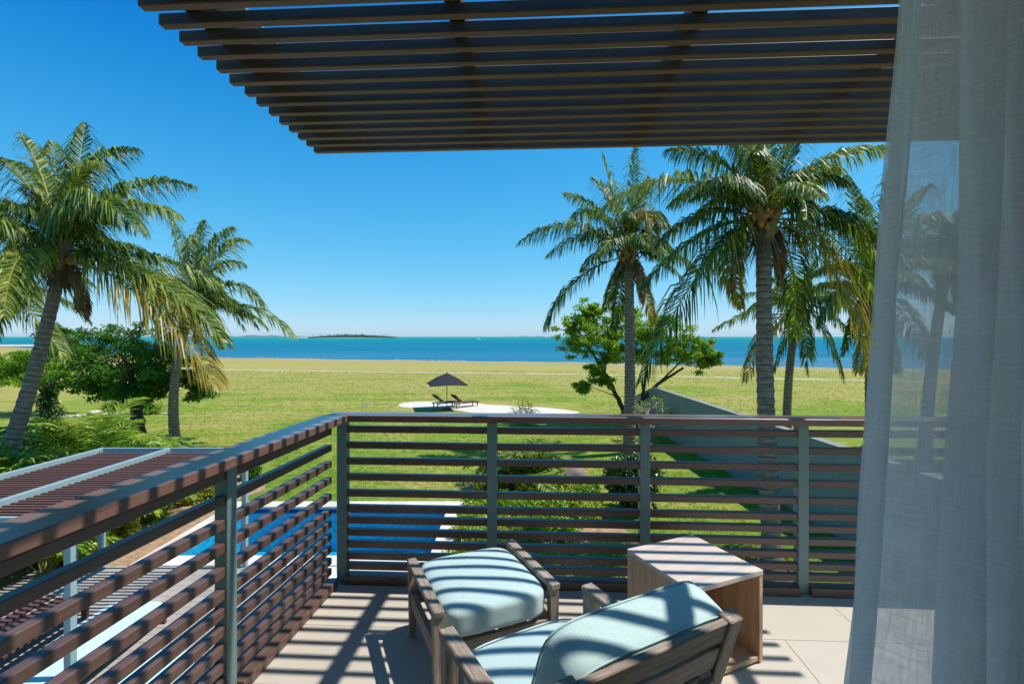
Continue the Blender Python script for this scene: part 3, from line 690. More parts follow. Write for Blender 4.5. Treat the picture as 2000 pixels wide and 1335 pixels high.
# ------------------------------------------------------------------ pool
pool = thing('swimming_pool', 'blue tiled swimming pool with cream coping behind the railing', 'swimming pool', (0, 0, 0))
x0, x1, y0, y1 = hole_x0, hole_x1, hole_y0, hole_y1
PB = GZ-1.25
mesh_obj('pool_floor', [(x0, y0, PB), (x1, y0, PB), (x1, y1, PB), (x0, y1, PB)], [(0, 1, 2, 3)], M['pooltile'], pool)
for (a, b) in (((x0, y0), (x1, y0)), ((x1, y0), (x1, y1)), ((x1, y1), (x0, y1)), ((x0, y1), (x0, y0))):
    mesh_obj('pool_wall', [(*a, PB), (*b, PB), (*b, GZ-.16), (*a, GZ-.16)], [(3, 2, 1, 0)], M['pooltile'], pool)
    mesh_obj('waterline_tiles', [(*a, GZ-.16), (*b, GZ-.16), (*b, GZ+.03), (*a, GZ+.03)], [(3, 2, 1, 0)], M['pooledge'], pool)
    d = (Vector(b)-Vector(a)); L = d.length; d.normalize(); nn = Vector((-d.y, d.x))   # inward
    g = Geo(); k = 0
    while .05+k*.085 < L-.05:
        c = Vector(a)+d*(.05+k*.085)+nn*.006
        g.box((c.x, c.y, GZ-.015), .045 if abs(d.x) > .5 else .006, .045 if abs(d.y) > .5 else .006, .022); k += 1
    tag(g.build('light_tile_dots', M['coping'], pool), kind='stuff')
tag(mesh_obj('pool_water', [(x0+.001, y0+.001, GZ-.07), (x1-.001, y0+.001, GZ-.07), (x1-.001, y1-.001, GZ-.07), (x0+.001, y1-.001, GZ-.07)], [(0, 1, 2, 3)], M['poolwater']), kind='structure')
def slabrow(nm, X0, Y0, X1, Y1, nx, ny, z0, z1, mat, parent, gap=.004):
    for i in range(nx):
        for j in range(ny):
            sx, sy = (X1-X0)/nx, (Y1-Y0)/ny
            box(nm, sx-gap, sy-gap, z1-z0, mat, (X0+(i+.5)*sx, Y0+(j+.5)*sy, (z0+z1)/2+rnd.uniform(-.001, .001)), parent, bev=.004)
slabrow('coping_stone', x0-.42, y1-.02, x1+.42, y1+.46, 12, 1, GZ-.02, GZ+.045, M['coping'], pool)
slabrow('coping_stone', x0-.42, y0-.46, x1+.42, y0+.02, 12, 1, GZ-.02, GZ+.045, M['coping'], pool)
slabrow('coping_stone', x0-.42, y0+.022, x0+.02, y1-.022, 1, 6, GZ-.02, GZ+.045, M['coping'], pool)
slabrow('coping_stone', x1-.02, y0+.022, x1+.42, y1-.022, 1, 6, GZ-.02, GZ+.045, M['coping'], pool)
# terrace by the house
ter = tag(mesh_obj('terrace_paving', [(-10.2, 0, GZ+.01), (-1.3, 0, GZ+.01), (-1.3, y0-.46, GZ+.01), (-10.2, y0-.46, GZ+.01)], [(0, 1, 2, 3)], M['grout']), kind='structure')
for i in range(15):
    for j in range(24):
        X = -9.6+i*.4; Y = y0-.47-(j+.5)*.2
        if X+.4 > -4.4 and False: continue
        if i*24+j >= 296*1.3: continue
        if X < -9.2 and Y > 8.5: pass
        if (i < 13) and (Y > 6.6 or i > 6): box('paver', .392, .192, .04, M['paver'], (X+(.2 if j % 2 else 0), Y, GZ+.012), ter, bev=.004)
for i in range(4):
    for j in range(6):
        box('deck_slab', .655, .85, .04, M['deck'], (-4.1+.06+i*.665+.33, y0-.475-(j+.5)*.86, GZ+.013), ter, bev=.004)
# planting bed left of the pool
bed = [(-8.35, 10.4), (-8.35, 14.9), (-8.0, 15.6), (-8.9, 17.4), (-11.5, 17.8), (-16, 16), (-17, 10), (-12, 8), (-10.25, 8), (-10.25, 10.4)]
cx_, cy_ = -11, 12.5
tag(mesh_obj('mulch_bed', [(cx_, cy_, GZ+.02)]+[(a, b, GZ+.016) for a, b in bed], [(0, 1+i, 1+(i+1) % len(bed)) for i in range(len(bed))][::1], M['dirt']), kind='structure')
bed2 = [(-1.4, 9.2), (-1.4, 13.8), (-1.2, 14.6), (-1.6, 16.2), (-.6, 17.2), (1.0, 16.6), (2.3, 15.2), (2.9, 12.6), (3.3, 10.2), (3.1, 8.2), (-1.0, 8.0)]
tag(mesh_obj('mulch_bed_right', [(.6, 12.5, GZ+.02)]+[(a, b, GZ+.016) for a, b in bed2], [(0, 1+i, 1+(i+1) % len(bed2)) for i in range(len(bed2))], M['dirt']), kind='structure')

# ------------------------------------------------------------------ lower pergola
LT = EYE-2.4
lp = thing('garden_pergola', 'pale mint steel pergola with brown slats below the balcony', 'pergola', (0, 0, 0))
def bx(xb, y): return xb-(10.4-y)*.04
yb, yf = 10.4, 6.45
BM = [-8.85, -7.40, -5.76]
for xb in BM: board('beam', (bx(xb, yf), yf, LT-.075), (bx(xb, yb), yb-.03, LT-.075), .085, .15, M['mint'], lp, bev=.006)
board('end_beam', (BM[0]-.05, yb, LT-.075), (BM[2]+.06, yb, LT-.075), .06, .149, M['mint'], lp, bev=.006)
board('end_beam', (bx(BM[0], yf)-.05, yf-.03, LT-.075), (bx(BM[2], yf)+.06, yf-.03, LT-.075), .06, .149, M['mint'], lp, bev=.006)
ys_ = yf+.08
while ys_ < yb-.08:
    for a, b in ((BM[0], BM[1]), (BM[1], BM[2])):
        board('slat', (bx(a, ys_)+.044, ys_, LT-.10), (bx(b, ys_)-.044, ys_, LT-.10), .052, .036, M['deckslat'], lp, bev=.002)
    board('slat_end', (bx(BM[2], ys_)+.044, ys_, LT-.10), (bx(BM[2], ys_)+.30, ys_, LT-.10), .052, .036, M['deckslat'], lp, bev=.002)
    ys_ += .112
for xb, y in ((BM[0], yb-.02), (BM[2], yb-.02), (BM[0], yf+.02), (BM[2]-.02, yf+.02)):
    board('post', (bx(xb, y), y, GZ+.03), (bx(xb, y), y, LT-.151), .10, .10, M['mint'], lp, up=(0, 1, 0), bev=.006)
    box('post_base', .17, .17, .012, M['mint'], (bx(xb, y), y, GZ+.038), lp)
for xb in BM:
    for k in (-1, 1):
        v, f = tube_geo([Vector((xb-.0, yb-.10+k*.03, LT-.075)), Vector((xb+.052, yb-.10+k*.03, LT-.075))], [.012, .012], 8); mesh_obj('bolt', v, f, M['black'], lp)

# ------------------------------------------------------------------ terrace furniture under the lower pergola
def daybed(label, cx, cy, w, l, clabel, rz=0):
    t = thing('sun_lounger', label, 'sun lounger', (cx, cy, GZ+.03), rz)
    for sx in (-1, 1): board('side_rail', (sx*(w/2-.02), -l/2, .22), (sx*(w/2-.02), l/2, .22), .04, .09, M['deckslat'], t)
    for sy in (-1, 1): board('end_rail', (-w/2+.04, sy*(l/2-.02), .22), (w/2-.04, sy*(l/2-.02), .22), .04, .09, M['deckslat'], t)
    for sx in (-1, 1):
        for sy in (-1, 1): leg('leg', sx*(w/2-.03), sy*(l/2-.05), .175, .055, .05, M['deckslat'], t)
    for i in range(11): board('slat', (-w/2+.04, -l/2+.1+i*(l-.2)/10, .25), (w/2-.04, -l/2+.1+i*(l-.2)/10, .25), .09, .016, M['deckslat'], t)
    if clabel:
        c = cushion('lounger_mattress', w-.01, l-.02, .13, M['aqua'], None, (cx, cy, GZ+.03+.323), (0, 0, rz), .1, False, 12, 9); tag(c, clabel, 'mattress')
    return t
daybed('low lounger with mint mattress under the garden pergola', -6.48, 7.35, .95, 2.1, 'mint mattress on the lounger under the garden pergola, striped by slat shadows')
daybed('second lounger half hidden below the side railing near the pavers', -4.95, 6.1, .8, 2.0, 'mint mattress on the lounger outside the garden pergola in full sun')
bt = thing('slatted_bench', 'brown slatted wooden bench left of the mint lounger', 'bench', (-8.0, 7.55, GZ+.03))
for i in range(9): board('slat', (-.6+i*.15, -1.0, .33+(.05 if i % 2 else 0)), (-.6+i*.15, 1.0, .33+(.05 if i % 2 else 0)), .12, .04, M['deckslat'], bt)
for sx in (-.55, .55):
    for sy in (-.85, .85): leg('leg', sx, sy, .31, .08, .07, M['deckslat'], bt)
for sy in (-.85, .85): board('cross_rail', (-.51, sy, .27), (.51, sy, .27), .04, .07, M['deckslat'], bt)

# ------------------------------------------------------------------ garden wall
gw = thing('garden_wall', 'tall pale grey green rendered garden wall with raked far end', 'wall', (0, 0, 0))
WT = GZ+2.22
def wx(y): return 8.28-(y-8)*.0335
def wprof(name, ya, yb_, za, zb, th=.22):
    v = [(wx(ya), ya, GZ-.1), (wx(yb_), yb_, GZ-.1), (wx(yb_), yb_, zb), (wx(ya), ya, za)]
    v += [(a+th, b, c) for a, b, c in v]
    return mesh_obj(name, v, [(0, 1, 2, 3), (7, 6, 5, 4), (3, 2, 6, 7), (0, 3, 7, 4), (1, 5, 6, 2), (0, 4, 5, 1)], M['render_grey'], gw)
ypan = [2, 5.4, 8.8, 12.2, 15.6, 19, 22.5, 26.3]
for a, b in zip(ypan, ypan[1:]): wprof('wall_panel', a+.006, b-.006, WT, WT)
wprof('raked_panel', 26.306, 31.4, WT, GZ+.9)
for a, b in zip(ypan, ypan[1:]):
    board('wall_coping', (wx((a+b)/2)+.11+.0335*(b-a)/2, a+.004, WT+.022), (wx((a+b)/2)+.11-.0335*(b-a)/2, b-.004, WT+.022), .27, .04, M['render_grey'], gw)
wprof('joint_core', 2.05, 26.25, WT-.012, WT-.012, .2).location.x = .012

# ------------------------------------------------------------------ lawn furniture
Z0 = GZ+.02
pb = G(873, 799); pb.z = GZ
ub = thing('parasol', 'square charcoal parasol standing over two loungers on the sand', 'parasol', pb, R(16))
v, f = tube_geo([Vector((0, 0, 0)), Vector((0, 0, 2.5))], [.028, .024], 8); mesh_obj('pole', v, f, M['black'], ub)
hw = 1.28; ap = Vector((0, 0, 2.50)); cs = [Vector((hw*a, hw*b, 1.72)) for a, b in ((-1, -1), (1, -1), (1, 1), (-1, 1))]
ms = [(cs[i]+cs[(i+1) % 4])/2+Vector((0, 0, .055)) for i in range(4)]
vv = [ap]; 
for i in range(4): vv += [cs[i], ms[i]]
q1 = [ap*.5+p*.5+Vector((0, 0, .06)) for p in vv[1:]]
V_ = [ap]+q1+vv[1:]; fs = []
for i in range(8):
    j = (i+1) % 8; fs += [(0, 1+i, 1+j), (1+i, 9+i, 9+j, 1+j)]
dn = len(V_); V_ = V_+[p-Vector((0, 0, .012)) for p in V_]; fs += [tuple(x+dn for x in q[::-1]) for q in fs]
for i in range(8): fs.append((9+i, 9+i+dn, 9+(i+1) % 8+dn, 9+(i+1) % 8))
mesh_obj('canopy', V_, fs, M['canvas'], ub)
for i, p in enumerate(cs+ms):
    v, f = tube_geo([Vector((0, 0, 2.40)), p*1.0+Vector((0, 0, -.03))], [.012, .01], 5); mesh_obj('rib', v, f, M['black'], ub)
v, f = tube_geo([Vector((0, 0, 2.5)), Vector((0, 0, 2.62))], [.03, .008], 6); mesh_obj('finial', v, f, M['black'], ub)
box('parasol_base', .5, .5, .06, M['black'], (0, 0, .05), ub)
def lounger(px, py, label, rz):
    p = G(px, py); t = thing('wooden_sun_lounger', label, 'sun lounger', (p.x, p.y, GZ+.03), rz, 'wooden loungers on the sand patch')
    w, l = .66, 1.95; W2 = M['deckslat']
    for sx in (-1, 1): board('side_rail', (sx*(w/2), -l/2, .33), (sx*(w/2), l/2, .33), .04, .08, W2, t)
    for sx in (-1, 1):
        for sy in (-1, 1): leg('leg', sx*(w/2-.03), sy*(l/2-.12), .29, .06, .05, W2, t)
    for i in range(9): board('slat', (-w/2+.02, l/2-.06-i*.135, .36), (w/2-.02, l/2-.06-i*.135, .36), .11, .02, W2, t)
    for sx in (-1, 1): board('back_frame', (sx*(w/2-.04), -l/2+.72, .37), (sx*(w/2-.04), -l/2+.05, .82), .04, .05, W2, t, up=(0, 1, 1.5))
    for i in range(5):
        q = .12+i*.19; y = -l/2+.72-.67*q; z = .385+.45*q; board('back_slat', (-w/2+.02, y, z), (w/2-.02, y, z), .11, .02, W2, t, up=(0, .56, .83))
    box('dark_headrest', w-.06, .30, .05, M['canvas'], (0, -l/2+.10, .85), t, rot=(R(-34), 0, 0))
    return t
lounger(872, 795, 'wooden lounger with raised back under the parasol, left one of the pair', R(-52))
lounger(908, 795, 'wooden lounger with raised back right of the parasol pole', R(-52))
dc = thing('drain_cover', 'small round metal drain cover set in the lawn', 'drain cover', G(716, 789))
g = Geo(); n = 24
for (r, z) in ((.5, .012),): g.add([Vector((r*math.cos(2*math.pi*i/n), r*math.sin(2*math.pi*i/n), z+GZ*0)) for i in range(n)]+[Vector((r*math.cos(2*math.pi*i/n), r*math.sin(2*math.pi*i/n), 0)) for i in range(n)], [tuple(range(n))]+[(i, i+n, (i+1) % n+n, (i+1) % n) for i in range(n)])
g.build('rim', M['rock_grey'], dc); g = Geo()
for i in range(5): g.box((-.3+i*.15, 0, .018), .06, .55, .02)
g.build('grate', M['black'], dc)

# ------------------------------------------------------------------ foliage tools
def leaf_blob(g, c, rad, n, ls, rng, shell=.55, aspect=.5, m=0, updir=.35):
    c = Vector(c)
    for _ in range(n):
        d = Vector((rng.gauss(0, 1), rng.gauss(0, 1), rng.gauss(0, 1))).normalized(); r = (shell+(1-shell)*rng.random()) if rng.random() < .8 else rng.random()*.8
        p = c+Vector((d.x*rad[0], d.y*rad[1], d.z*rad[2]))*r
        a = Vector((rng.gauss(0, 1), rng.gauss(0, 1), rng.gauss(0, .7))); a = (a.normalized()+d*.35).normalized()
        nn = (Vector((rng.gauss(0, .6), rng.gauss(0, .6), 1))); s = a.cross(nn)
        if s.length < 1e-3: continue
        s.normalize(); L = ls*rng.uniform(.6, 1.3); w = L*aspect*.5
        up = s.cross(a)*L*.12
        o = len(g.v); g.v += [p, p+a*L*.5+s*w+up, p+a*L-up*.6, p+a*L*.5-s*w+up]; g.f.append((o, o+1, o+2, o+3)); g.m.append(m)
def limb_tree(name, label, cat, base, limbs, clumps, trunk_r, leafm, n_per, ls, seed, barkm, group=None, shell=.4):
    rng = random.Random(seed); t = thing(name, label, cat, (0, 0, 0), 0, group); t.location = base
    b = Vector(base); g = Geo()
    for pts, r0, r1 in limbs:
        P_ = [Vector(p)-b for p in pts]; sm = []
        for i in range(len(P_)-1):
            for k in range(5): sm.append(P_[i].lerp(P_[i+1], k/5)+Vector((rng.uniform(-1, 1), rng.uniform(-1, 1), 0))*r0*.22)
        sm.append(P_[-1]); v, f = tube_geo(sm, [r0+(r1-r0)*i/(len(sm)-1) for i in range(len(sm))], 8); g.add(v, f)
    ends = [Vector(l[0][-1])-b for l in limbs]+[Vector(l[0][len(l[0])//2])-b for l in limbs]
    for c, rad in clumps:
        c = Vector(c)-b; e = min(ends, key=lambda q: (q-c).length); mid = e.lerp(c, .5)+Vector((0, 0, -.15))
        v, f = tube_geo([e, mid, c], [trunk_r*.22, trunk_r*.15, .015], 5); g.add(v, f)
        for k in range(4):
            q = c+Vector((rng.uniform(-1, 1)*rad[0], rng.uniform(-1, 1)*rad[1], rng.uniform(-.3, .9)*rad[2]))*.8
            v, f = tube_geo([mid.lerp(c, .6), q], [.022, .008], 4); g.add(v, f)
    g.build('trunk', barkm, t, True)
    g = Geo()
    for c, rad in clumps:
        c = Vector(c)-b
        for k in range(16):
            q = c+Vector((rng.gauss(0, .5)*rad[0], rng.gauss(0, .5)*rad[1], rng.gauss(0, .45)*rad[2]))
            sp2 = rng.uniform(.25, .6); leaf_blob(g, q, [rad[0]*sp2, rad[1]*sp2, rad[2]*sp2*.6], int(n_per/16*(.5+sp2*1.6)), ls, rng, shell)
    g.build('crown', leafm, t); return t

def frond(name, a, b, c, parent, mats, rng, Lf=.31, ns=62, w=.05, droop=.55, side=1.0, wind=Vector((0, 0, 0)), rr=.028, side_twist=0, t0=.14):
    """palm leaf along a quadratic curve a-b-c; leaflets hang from both sides"""
    L = (b-a).length*.55+(c-b).length*.55+(c-a).length*.25
    g = Geo(); pts = [bez(a, b, c, i/14) for i in range(15)]
    v, f = tube_geo(pts, [rr*(1-.85*i/14) for i in range(15)], 5); g.add(v, f, 1)
    up0 = Vector((0, 0, 1))
    for i in range(ns):
        t = t0+(1-t0)*(i+.5)/ns; p = bez(a, b, c, t); T = (bez(a, b, c, min(1, t+.02))-bez(a, b, c, max(0, t-.02)))
        if T.length < 1e-6: continue
        T.normalize(); S = T.cross(up0)
        if S.length < .25: S = (S+Vector((.3, .1, 0)))
        S.normalize(); U = S.cross(T)
        prof = (math.sin(math.pi*min(1, .16+.80*t))**.55)*(1 if t < .85 else 1-(t-.85)*2.2)
        for sd in (-1, 1):
            ll = L*Lf*prof*rng.uniform(.72, 1.12)
            if rng.random() < .05: continue
            fw = .35+.75*t+rng.gauss(0, .13)+.16*math.sin(i*.55+sd)
            d = (S*sd*(side+rng.gauss(0, .08))+T*fw+U*(.22+rng.gauss(0, .14))+wind*.5).normalized()
            dd = (d+Vector((0, 0, -1))*(droop*rng.uniform(.8, 1.3))+wind).normalized(); d3 = (dd+Vector((0, 0, -1))*droop*.8+wind*.5).normalized()
            m1 = p+d*ll*.35; m2 = m1+dd*ll*.4; e = m2+d3*ll*.28
            wv = (T-d*T.dot(d)); wv = wv.normalized()*w*.5 if wv.length > .01 else S*w*.5
            wv = (wv+U*rng.gauss(0, .25)*w).normalized()*w*.5
            o = len(g.v); g.v += [p-wv*.5, p+wv*.5, m1-wv, m1+wv, m2-wv*.7, m2+wv*.7, e]
            g.f += [(o, o+1, o+3, o+2), (o+2, o+3, o+5, o+4), (o+4, o+5, o+6)]; g.m += [0, 0, 0]
    o = g.build(name, mats, parent); return o
def auto_fronds(crown, n, L, rng, emin=-.5, emax=1.25, kinds='gggl'):
    out = []
    for i in range(n):
        az = i*2.399+rng.uniform(-.25, .25); el = emin+(emax-emin)*((i+.5)/n)
        d = Vector((math.cos(az)*math.cos(el), math.sin(az)*math.cos(el), math.sin(el)+.45)).normalized()
        l_ = L*rng.uniform(.85, 1.1); ct = crown+d*l_*.6; h = Vector((math.cos(az), math.sin(az), 0))
        tp_ = crown+d*l_*.55+h*l_*.42*math.cos(el*.6)+Vector((0, 0, -l_*(.42-.25*el)))
        out.append((ct, tp_, rng.choice(kinds)))
    return out
def palm(label, base, crown, mid, r0, r1, fr, seed, wind=(0, 0, 0), dens=1.0, w=.05, nuts=8, group='coconut palms round the garden', Lf=.31, extra_dead=9, dead=2):
    """fr: list of (ctrl, tip, kind) in world coordinates"""
    rng = random.Random(seed); base = Vector(base); crown = Vector(crown); mid = Vector(mid)
    t = thing('coconut_palm', label, 'palm tree', base, 0, group)
    A, B, Cc = Vector((0, 0, 0)), mid-base, crown-base
    L = (Cc-A).length; nseg = int(L/.055); pts = []; rads = []
    for i in range(nseg+1):
        q = i/nseg; pts.append(bez(A, B, Cc, q)); rr_ = r0+(r1-r0)*min(1, q*1.15)**.7
        if q < .06: rr_ *= 1+.35*(1-q/.06)
        if q > .93: rr_ *= 1+.25*(q-.93)/.07
        rads.append(rr_*(1+(.06 if i % 4 == 0 else -.02 if i % 4 != 1 else .02)+rng.uniform(-.012, .012)))
    v, f = tube_geo(pts, rads, 14); tr = mesh_obj('trunk', v, f, M['palmtrunk'], t, True)
    ul = tr.data.uv_layers.new(name='UVMap')
    for lp_ in tr.data.loops:
        i, k = divmod(lp_.vertex_index, 14); ul.data[lp_.index].uv = (k/14*2*r0*3.1, i*.055)
    g = Geo()
    for k in range(16):                               # old leaf bases and fibre
        a = k*2.4+rng.uniform(-.3, .3); z = -.35+.05*k; d = Vector((math.cos(a), math.sin(a), 0)); s = Vector((-d.y, d.x, 0))
        p = Cc+Vector((0, 0, z-.15)); q = p+d*(r1*1.9+.13)+Vector((0, 0, .34)); e = q+d*rng.uniform(.1, .42)+Vector((0, 0, rng.uniform(-.25, .3)))
        ww = r1*.75
        g.add([p-s*ww+d*r1, p+s*ww+d*r1, q+s*ww*.7, q-s*ww*.7, e, p+d*(r1+.05), q+d*.05], [(0, 1, 5), (0, 5, 6, 3), (5, 1, 2, 6), (3, 6, 4), (6, 2, 4), (0, 3, 2, 1), (3, 4, 2)])
    g.build('leaf_bases', M['sheath'], t)
    for k in range(nuts):
        a = rng.uniform(0, 6.28); p = Cc+Vector((math.cos(a)*(r1+.16), math.sin(a)*(r1+.16), rng.uniform(-.1, .28)))
        g = Geo(); rock_geo(g, p, .085, 1.25, k+seed, 2); g.build('coconut', M['husk'], t, True)
    g = Geo()
    for k in range(extra_dead*16):                     # dry hanging fibre
        a = rng.uniform(0, 6.28); p = Cc+Vector((math.cos(a)*(r1+.05), math.sin(a)*(r1+.05), rng.uniform(-.4, .1))); d = Vector((math.cos(a)*.5, math.sin(a)*.5, -1)).normalized()
        l_ = rng.uniform(.25, 1.0); s = Vector((-d.y, d.x, 0)).normalized()*.02
        g.add([p-s, p+s, p+d*l_], [(0, 1, 2)])
    tag(g.build('dry_fibre', M['sheath'], t), kind='stuff')
    wd = Vector(wind)
    fr = list(fr)+auto_fronds(crown, 8, sum((Vector(q[1])-crown).length for q in fr)/len(fr)*.85, rng, -.1, 1.3, 'ggl')
    for k in range(dead):
        a_ = rng.uniform(0, 6.28); h_ = Vector((math.cos(a_), math.sin(a_), 0)); l_ = rng.uniform(1.0, 1.9)
        fr.append((crown+h_*.55+Vector((0, 0, -.1)), crown+h_*rng.uniform(.45, .8)+Vector((0, 0, -l_)), 'd'))
    for (ct, tp_, kind) in fr:
        ct = Vector(ct)-base; tp_ = Vector(tp_)-base; d0 = (ct-Cc); st = Cc+d0.normalized()*r1*.7+Vector((0, 0, .12))
        mats = {'d': M['dead'], 'g': M['palm'], 'y': M['palm_old'], 'l': M['palm_light']}[kind]
        ll = (tp_-st).length
        o = frond('frond', st, ct, tp_, t, [mats, M['rachis']], rng, Lf*1.08, int(100*dens), w*.72, 1.5 if kind != 'l' else 1.15, .8, wd)
        if kind == 'd': o['label'] = 'dry brown hanging frond'
        if kind == 'y': o['label'] = 'yellowing drooping frond'
    return t
def pxfr(lst, y, off, sc, rng, depth=2.0):
    """list of (cx,cy,tx,ty,kind,dy) in zoomed picture pixels to world points round a crown at distance y"""
    out = []
    for cx, cy, tx, ty, kind, dy in lst:
        out.append((P(off[0]+cx*sc, off[1]+cy*sc, y+dy*.5), P(off[0]+tx*sc, off[1]+ty*sc, y+dy), kind))
    return out
rp = random.Random(21)
WIND = (.32, -.02, .02)
# --- left near palm
o5, s5 = (0, 220), .4792
y = 13.0
crown = P(118, 520, y)
L1 = [(262, 150, 560, 150, 'g', .6), (250, 240, 400, 200, 'l', -1.2), (330, 190, 560, 480, 'g', -2.2), (420, 210, 790, 300, 'g', .5), (400, 270, 720, 420, 'l', -1.0), (210, 280, 85, 85, 'l', .4),
      (120, 240, 15, 190, 'g', 1.5), (60, 430, -110, 350, 'g', -.5), (50, 440, 15, 830, 'l', -2.4), (-60, 640, -70, 930, 'g', 1.0), (620, 560, 915, 940, 'l', -1.0), (700, 520, 930, 760, 'g', 1.2),
      (640, 650, 872, 1110, 'y', -1.6), (500, 520, 640, 870, 'g', 2.0), (310, 300, 345, 45, 'g', 1.4), (235, 320, 215, 120, 'g', 2.4), (110, 330, 30, 390, 'g', 2.6), (350, 330, 500, 330, 'g', 2.6), (160, 420, 70, 640, 'g', 2.4), (330, 430, 470, 560, 'g', 3.0), (150, 300, 110, 300, 'g', -.8)]
palm('large coconut palm at the far left with leaning trunk and long right fronds', (-13.6, 12.2, GZ), crown, P(60, 800, 12.6), .23, .14, pxfr(L1, y, o5, s5, rp), 1, WIND, 1.15, .055, 9)
# --- left second palm
y = 22.0; crown = P(374, 612, y)
L2 = [(740, 560, 690, 425, 'g', .3), (800, 560, 830, 440, 'l', .5), (880, 500, 1005, 520, 'l', -1), (860, 560, 1000, 620, 'g', 1.5), (960, 600, 1070, 800, 'g', -.5), (1010, 720, 1195, 915, 'l', -.5), (900, 640, 990, 880, 'g', 2),
      (690, 600, 590, 700, 'g', 1), (650, 700, 560, 900, 'g', -1), (700, 760, 640, 1000, 'g', 1.6), (860, 760, 900, 960, 'g', 2.2), (790, 600, 780, 500, 'g', 2), (860, 480, 950, 470, 'g', 2), (920, 700, 1050, 880, 'g', 2), (740, 650, 640, 760, 'g', 2.4), (820, 620, 900, 700, 'g', -2)]
palm('slim coconut palm standing on the lawn right of the green tree', G(343, 868), crown, P(326, 730, 22), .24, .155, pxfr(L2, y, o5, s5, rp), 2, WIND, .75, .075, 6)
# --- far left edge palm, mostly outside
crown = P(-60, 560, 17)
palm('palm at the left picture edge, only drooping frond tips in view', G(-90, 950), crown, G(-80, 900)+Vector((0, 0, 4)), .28, .17, auto_fronds(crown, 14, 4.2, rp, -.6, 1.0), 3, WIND, .8, .07, 0)
# --- right palms
o6, s6 = (980, 240), .4643
y = 20.0; crown = P(1228, 505, y)
L3 = [(300, 340, 70, 505, 'g', -.5), (270, 620, 185, 865, 'g', -.6), (430, 330, 262, 295, 'l', .5), (480, 330, 420, 120, 'l', .3), (545, 330, 562, 85, 'l', -.5), (610, 230, 640, 535, 'y', -1), (600, 280, 690, 440, 'g', 1.2), (650, 520, 760, 660, 'g', -1.2),
      (480, 640, 430, 790, 'g', 2), (600, 680, 640, 850, 'y', 1), (500, 700, 470, 880, 'g', 1.4), (400, 380, 190, 560, 'g', 2.2), (400, 300, 300, 400, 'g', 2.5), (560, 320, 640, 250, 'g', 2), (500, 420, 400, 560, 'g', -2.2), (470, 300, 380, 230, 'g', 2), (600, 420, 720, 540, 'g', 2)]
palm('coconut palm in front of the light green tree, leftmost of the right group', G(1229, 885), crown, P(1232, 720, 20), .27, .19, pxfr(L3, y, o6, s6, rp), 4, (.05, 0, 0), .8, .07, 7)
y = 10.4; crown = P(1492, 440, y)
L4 = [(760, 90, 405, 380, 'l', -.8), (850, 400, 585, 690, 'g', -.4), (850, 480, 585, 1090, 'g', -1.0), (950, 80, 690, 120, 'g', .8), (1000, 100, 860, -60, 'g', .2), (1060, 60, 960, -140, 'l', -.6), (1130, 100, 1110, -160, 'g', .4), (1230, 100, 1340, -120, 'g', .6),
      (1290, 90, 1640, 110, 'l', -.4), (1300, 230, 1280, 420, 'g', -1.3), (1470, 280, 1645, 650, 'g', -.3), (1400, 440, 1560, 1040, 'y', -.4), (1420, 380, 1600, 760, 'g', 1.2), (900, 520, 1010, 780, 'y', 1.5), (960, 230, 800, 420, 'g', 1.6), (920, 170, 700, 350, 'g', 1.4),
      (1200, 160, 1430, 200, 'g', 1.6), (1010, 200, 880, 240, 'g', -1.6), (1260, 480, 1230, 900, 'g', 1.6), (1100, 150, 1010, 20, 'g', 1.8), (960, 420, 800, 700, 'g', 1.5)]
palm('tallest nearest coconut palm on the right with thick ringed trunk behind the railing', G(1512, 1135), crown, P(1490, 800, 10.4), .205, .15, pxfr(L4, y, o6, s6, rp), 5, (.04, 0, 0), 1.25, .042, 10)
y = 25.0; crown = P(1560, 598, y)
L5 = [(1120, 740, 890, 870, 'l', 0), (1100, 830, 1020, 1090, 'y', -1), (1200, 900, 1140, 1060, 'g', 1), (1350, 760, 1480, 900, 'g', 0), (1340, 800, 1440, 1090, 'g', -.6), (1150, 700, 1010, 720, 'l', .8), (1230, 620, 1180, 560, 'l', .6), (1300, 660, 1330, 560, 'g', 1), (1380, 700, 1480, 760, 'g', 1), (1200, 820, 1060, 960, 'g', 1.6), (1280, 880, 1290, 1060, 'g', -1), (1160, 640, 1080, 640, 'g', 1.5)]
palm('slender palm with hanging fronds just right of the tallest palm', G(1537, 840), crown, P(1536, 720, 25), .22, .17, pxfr(L5, y, o6, s6, rp), 6, (.03, 0, 0), .7, .09, 4)
y = 16.0; crown = P(1702, 575, y)
L6 = [(1600, 420, 1650, 170, 'l', 0), (1520, 400, 1400, 420, 'g', -.5), (1450, 540, 1300, 640, 'l', .5), (1440, 620, 1330, 860, 'g', -.4), (1560, 900, 1500, 1050, 'y', -1), (1680, 500, 1800, 440, 'g', .4), (1700, 620, 1900, 800, 'g', -.4), (1500, 330, 1440, 220, 'g', 1.2), (1640, 900, 1650, 1050, 'g', -.8), (1700, 350, 1800, 260, 'g', .8), (1740, 520, 1960, 620, 'l', -.8),
      (1560, 480, 1500, 300, 'g', 2), (1620, 460, 1700, 360, 'g', 2), (1520, 760, 1430, 980, 'g', 1.4), (1700, 760, 1800, 1000, 'g', 1.4)]
palm('palm beside the curtain edge with upright fronds', G(1706, 935), crown, P(1700, 740, 16), .22, .17, pxfr(L6, y, o6, s6, rp), 7, (.03, 0, 0), .9, .06, 5)
crown = P(1850, 520, 19)
palm('palm seen dimly through the sheer curtain', G(1805, 900), crown, P(1815, 700, 19), .25, .17, auto_fronds(crown, 16, 4.4, rp), 8, (.03, 0, 0), .7, .08, 3)

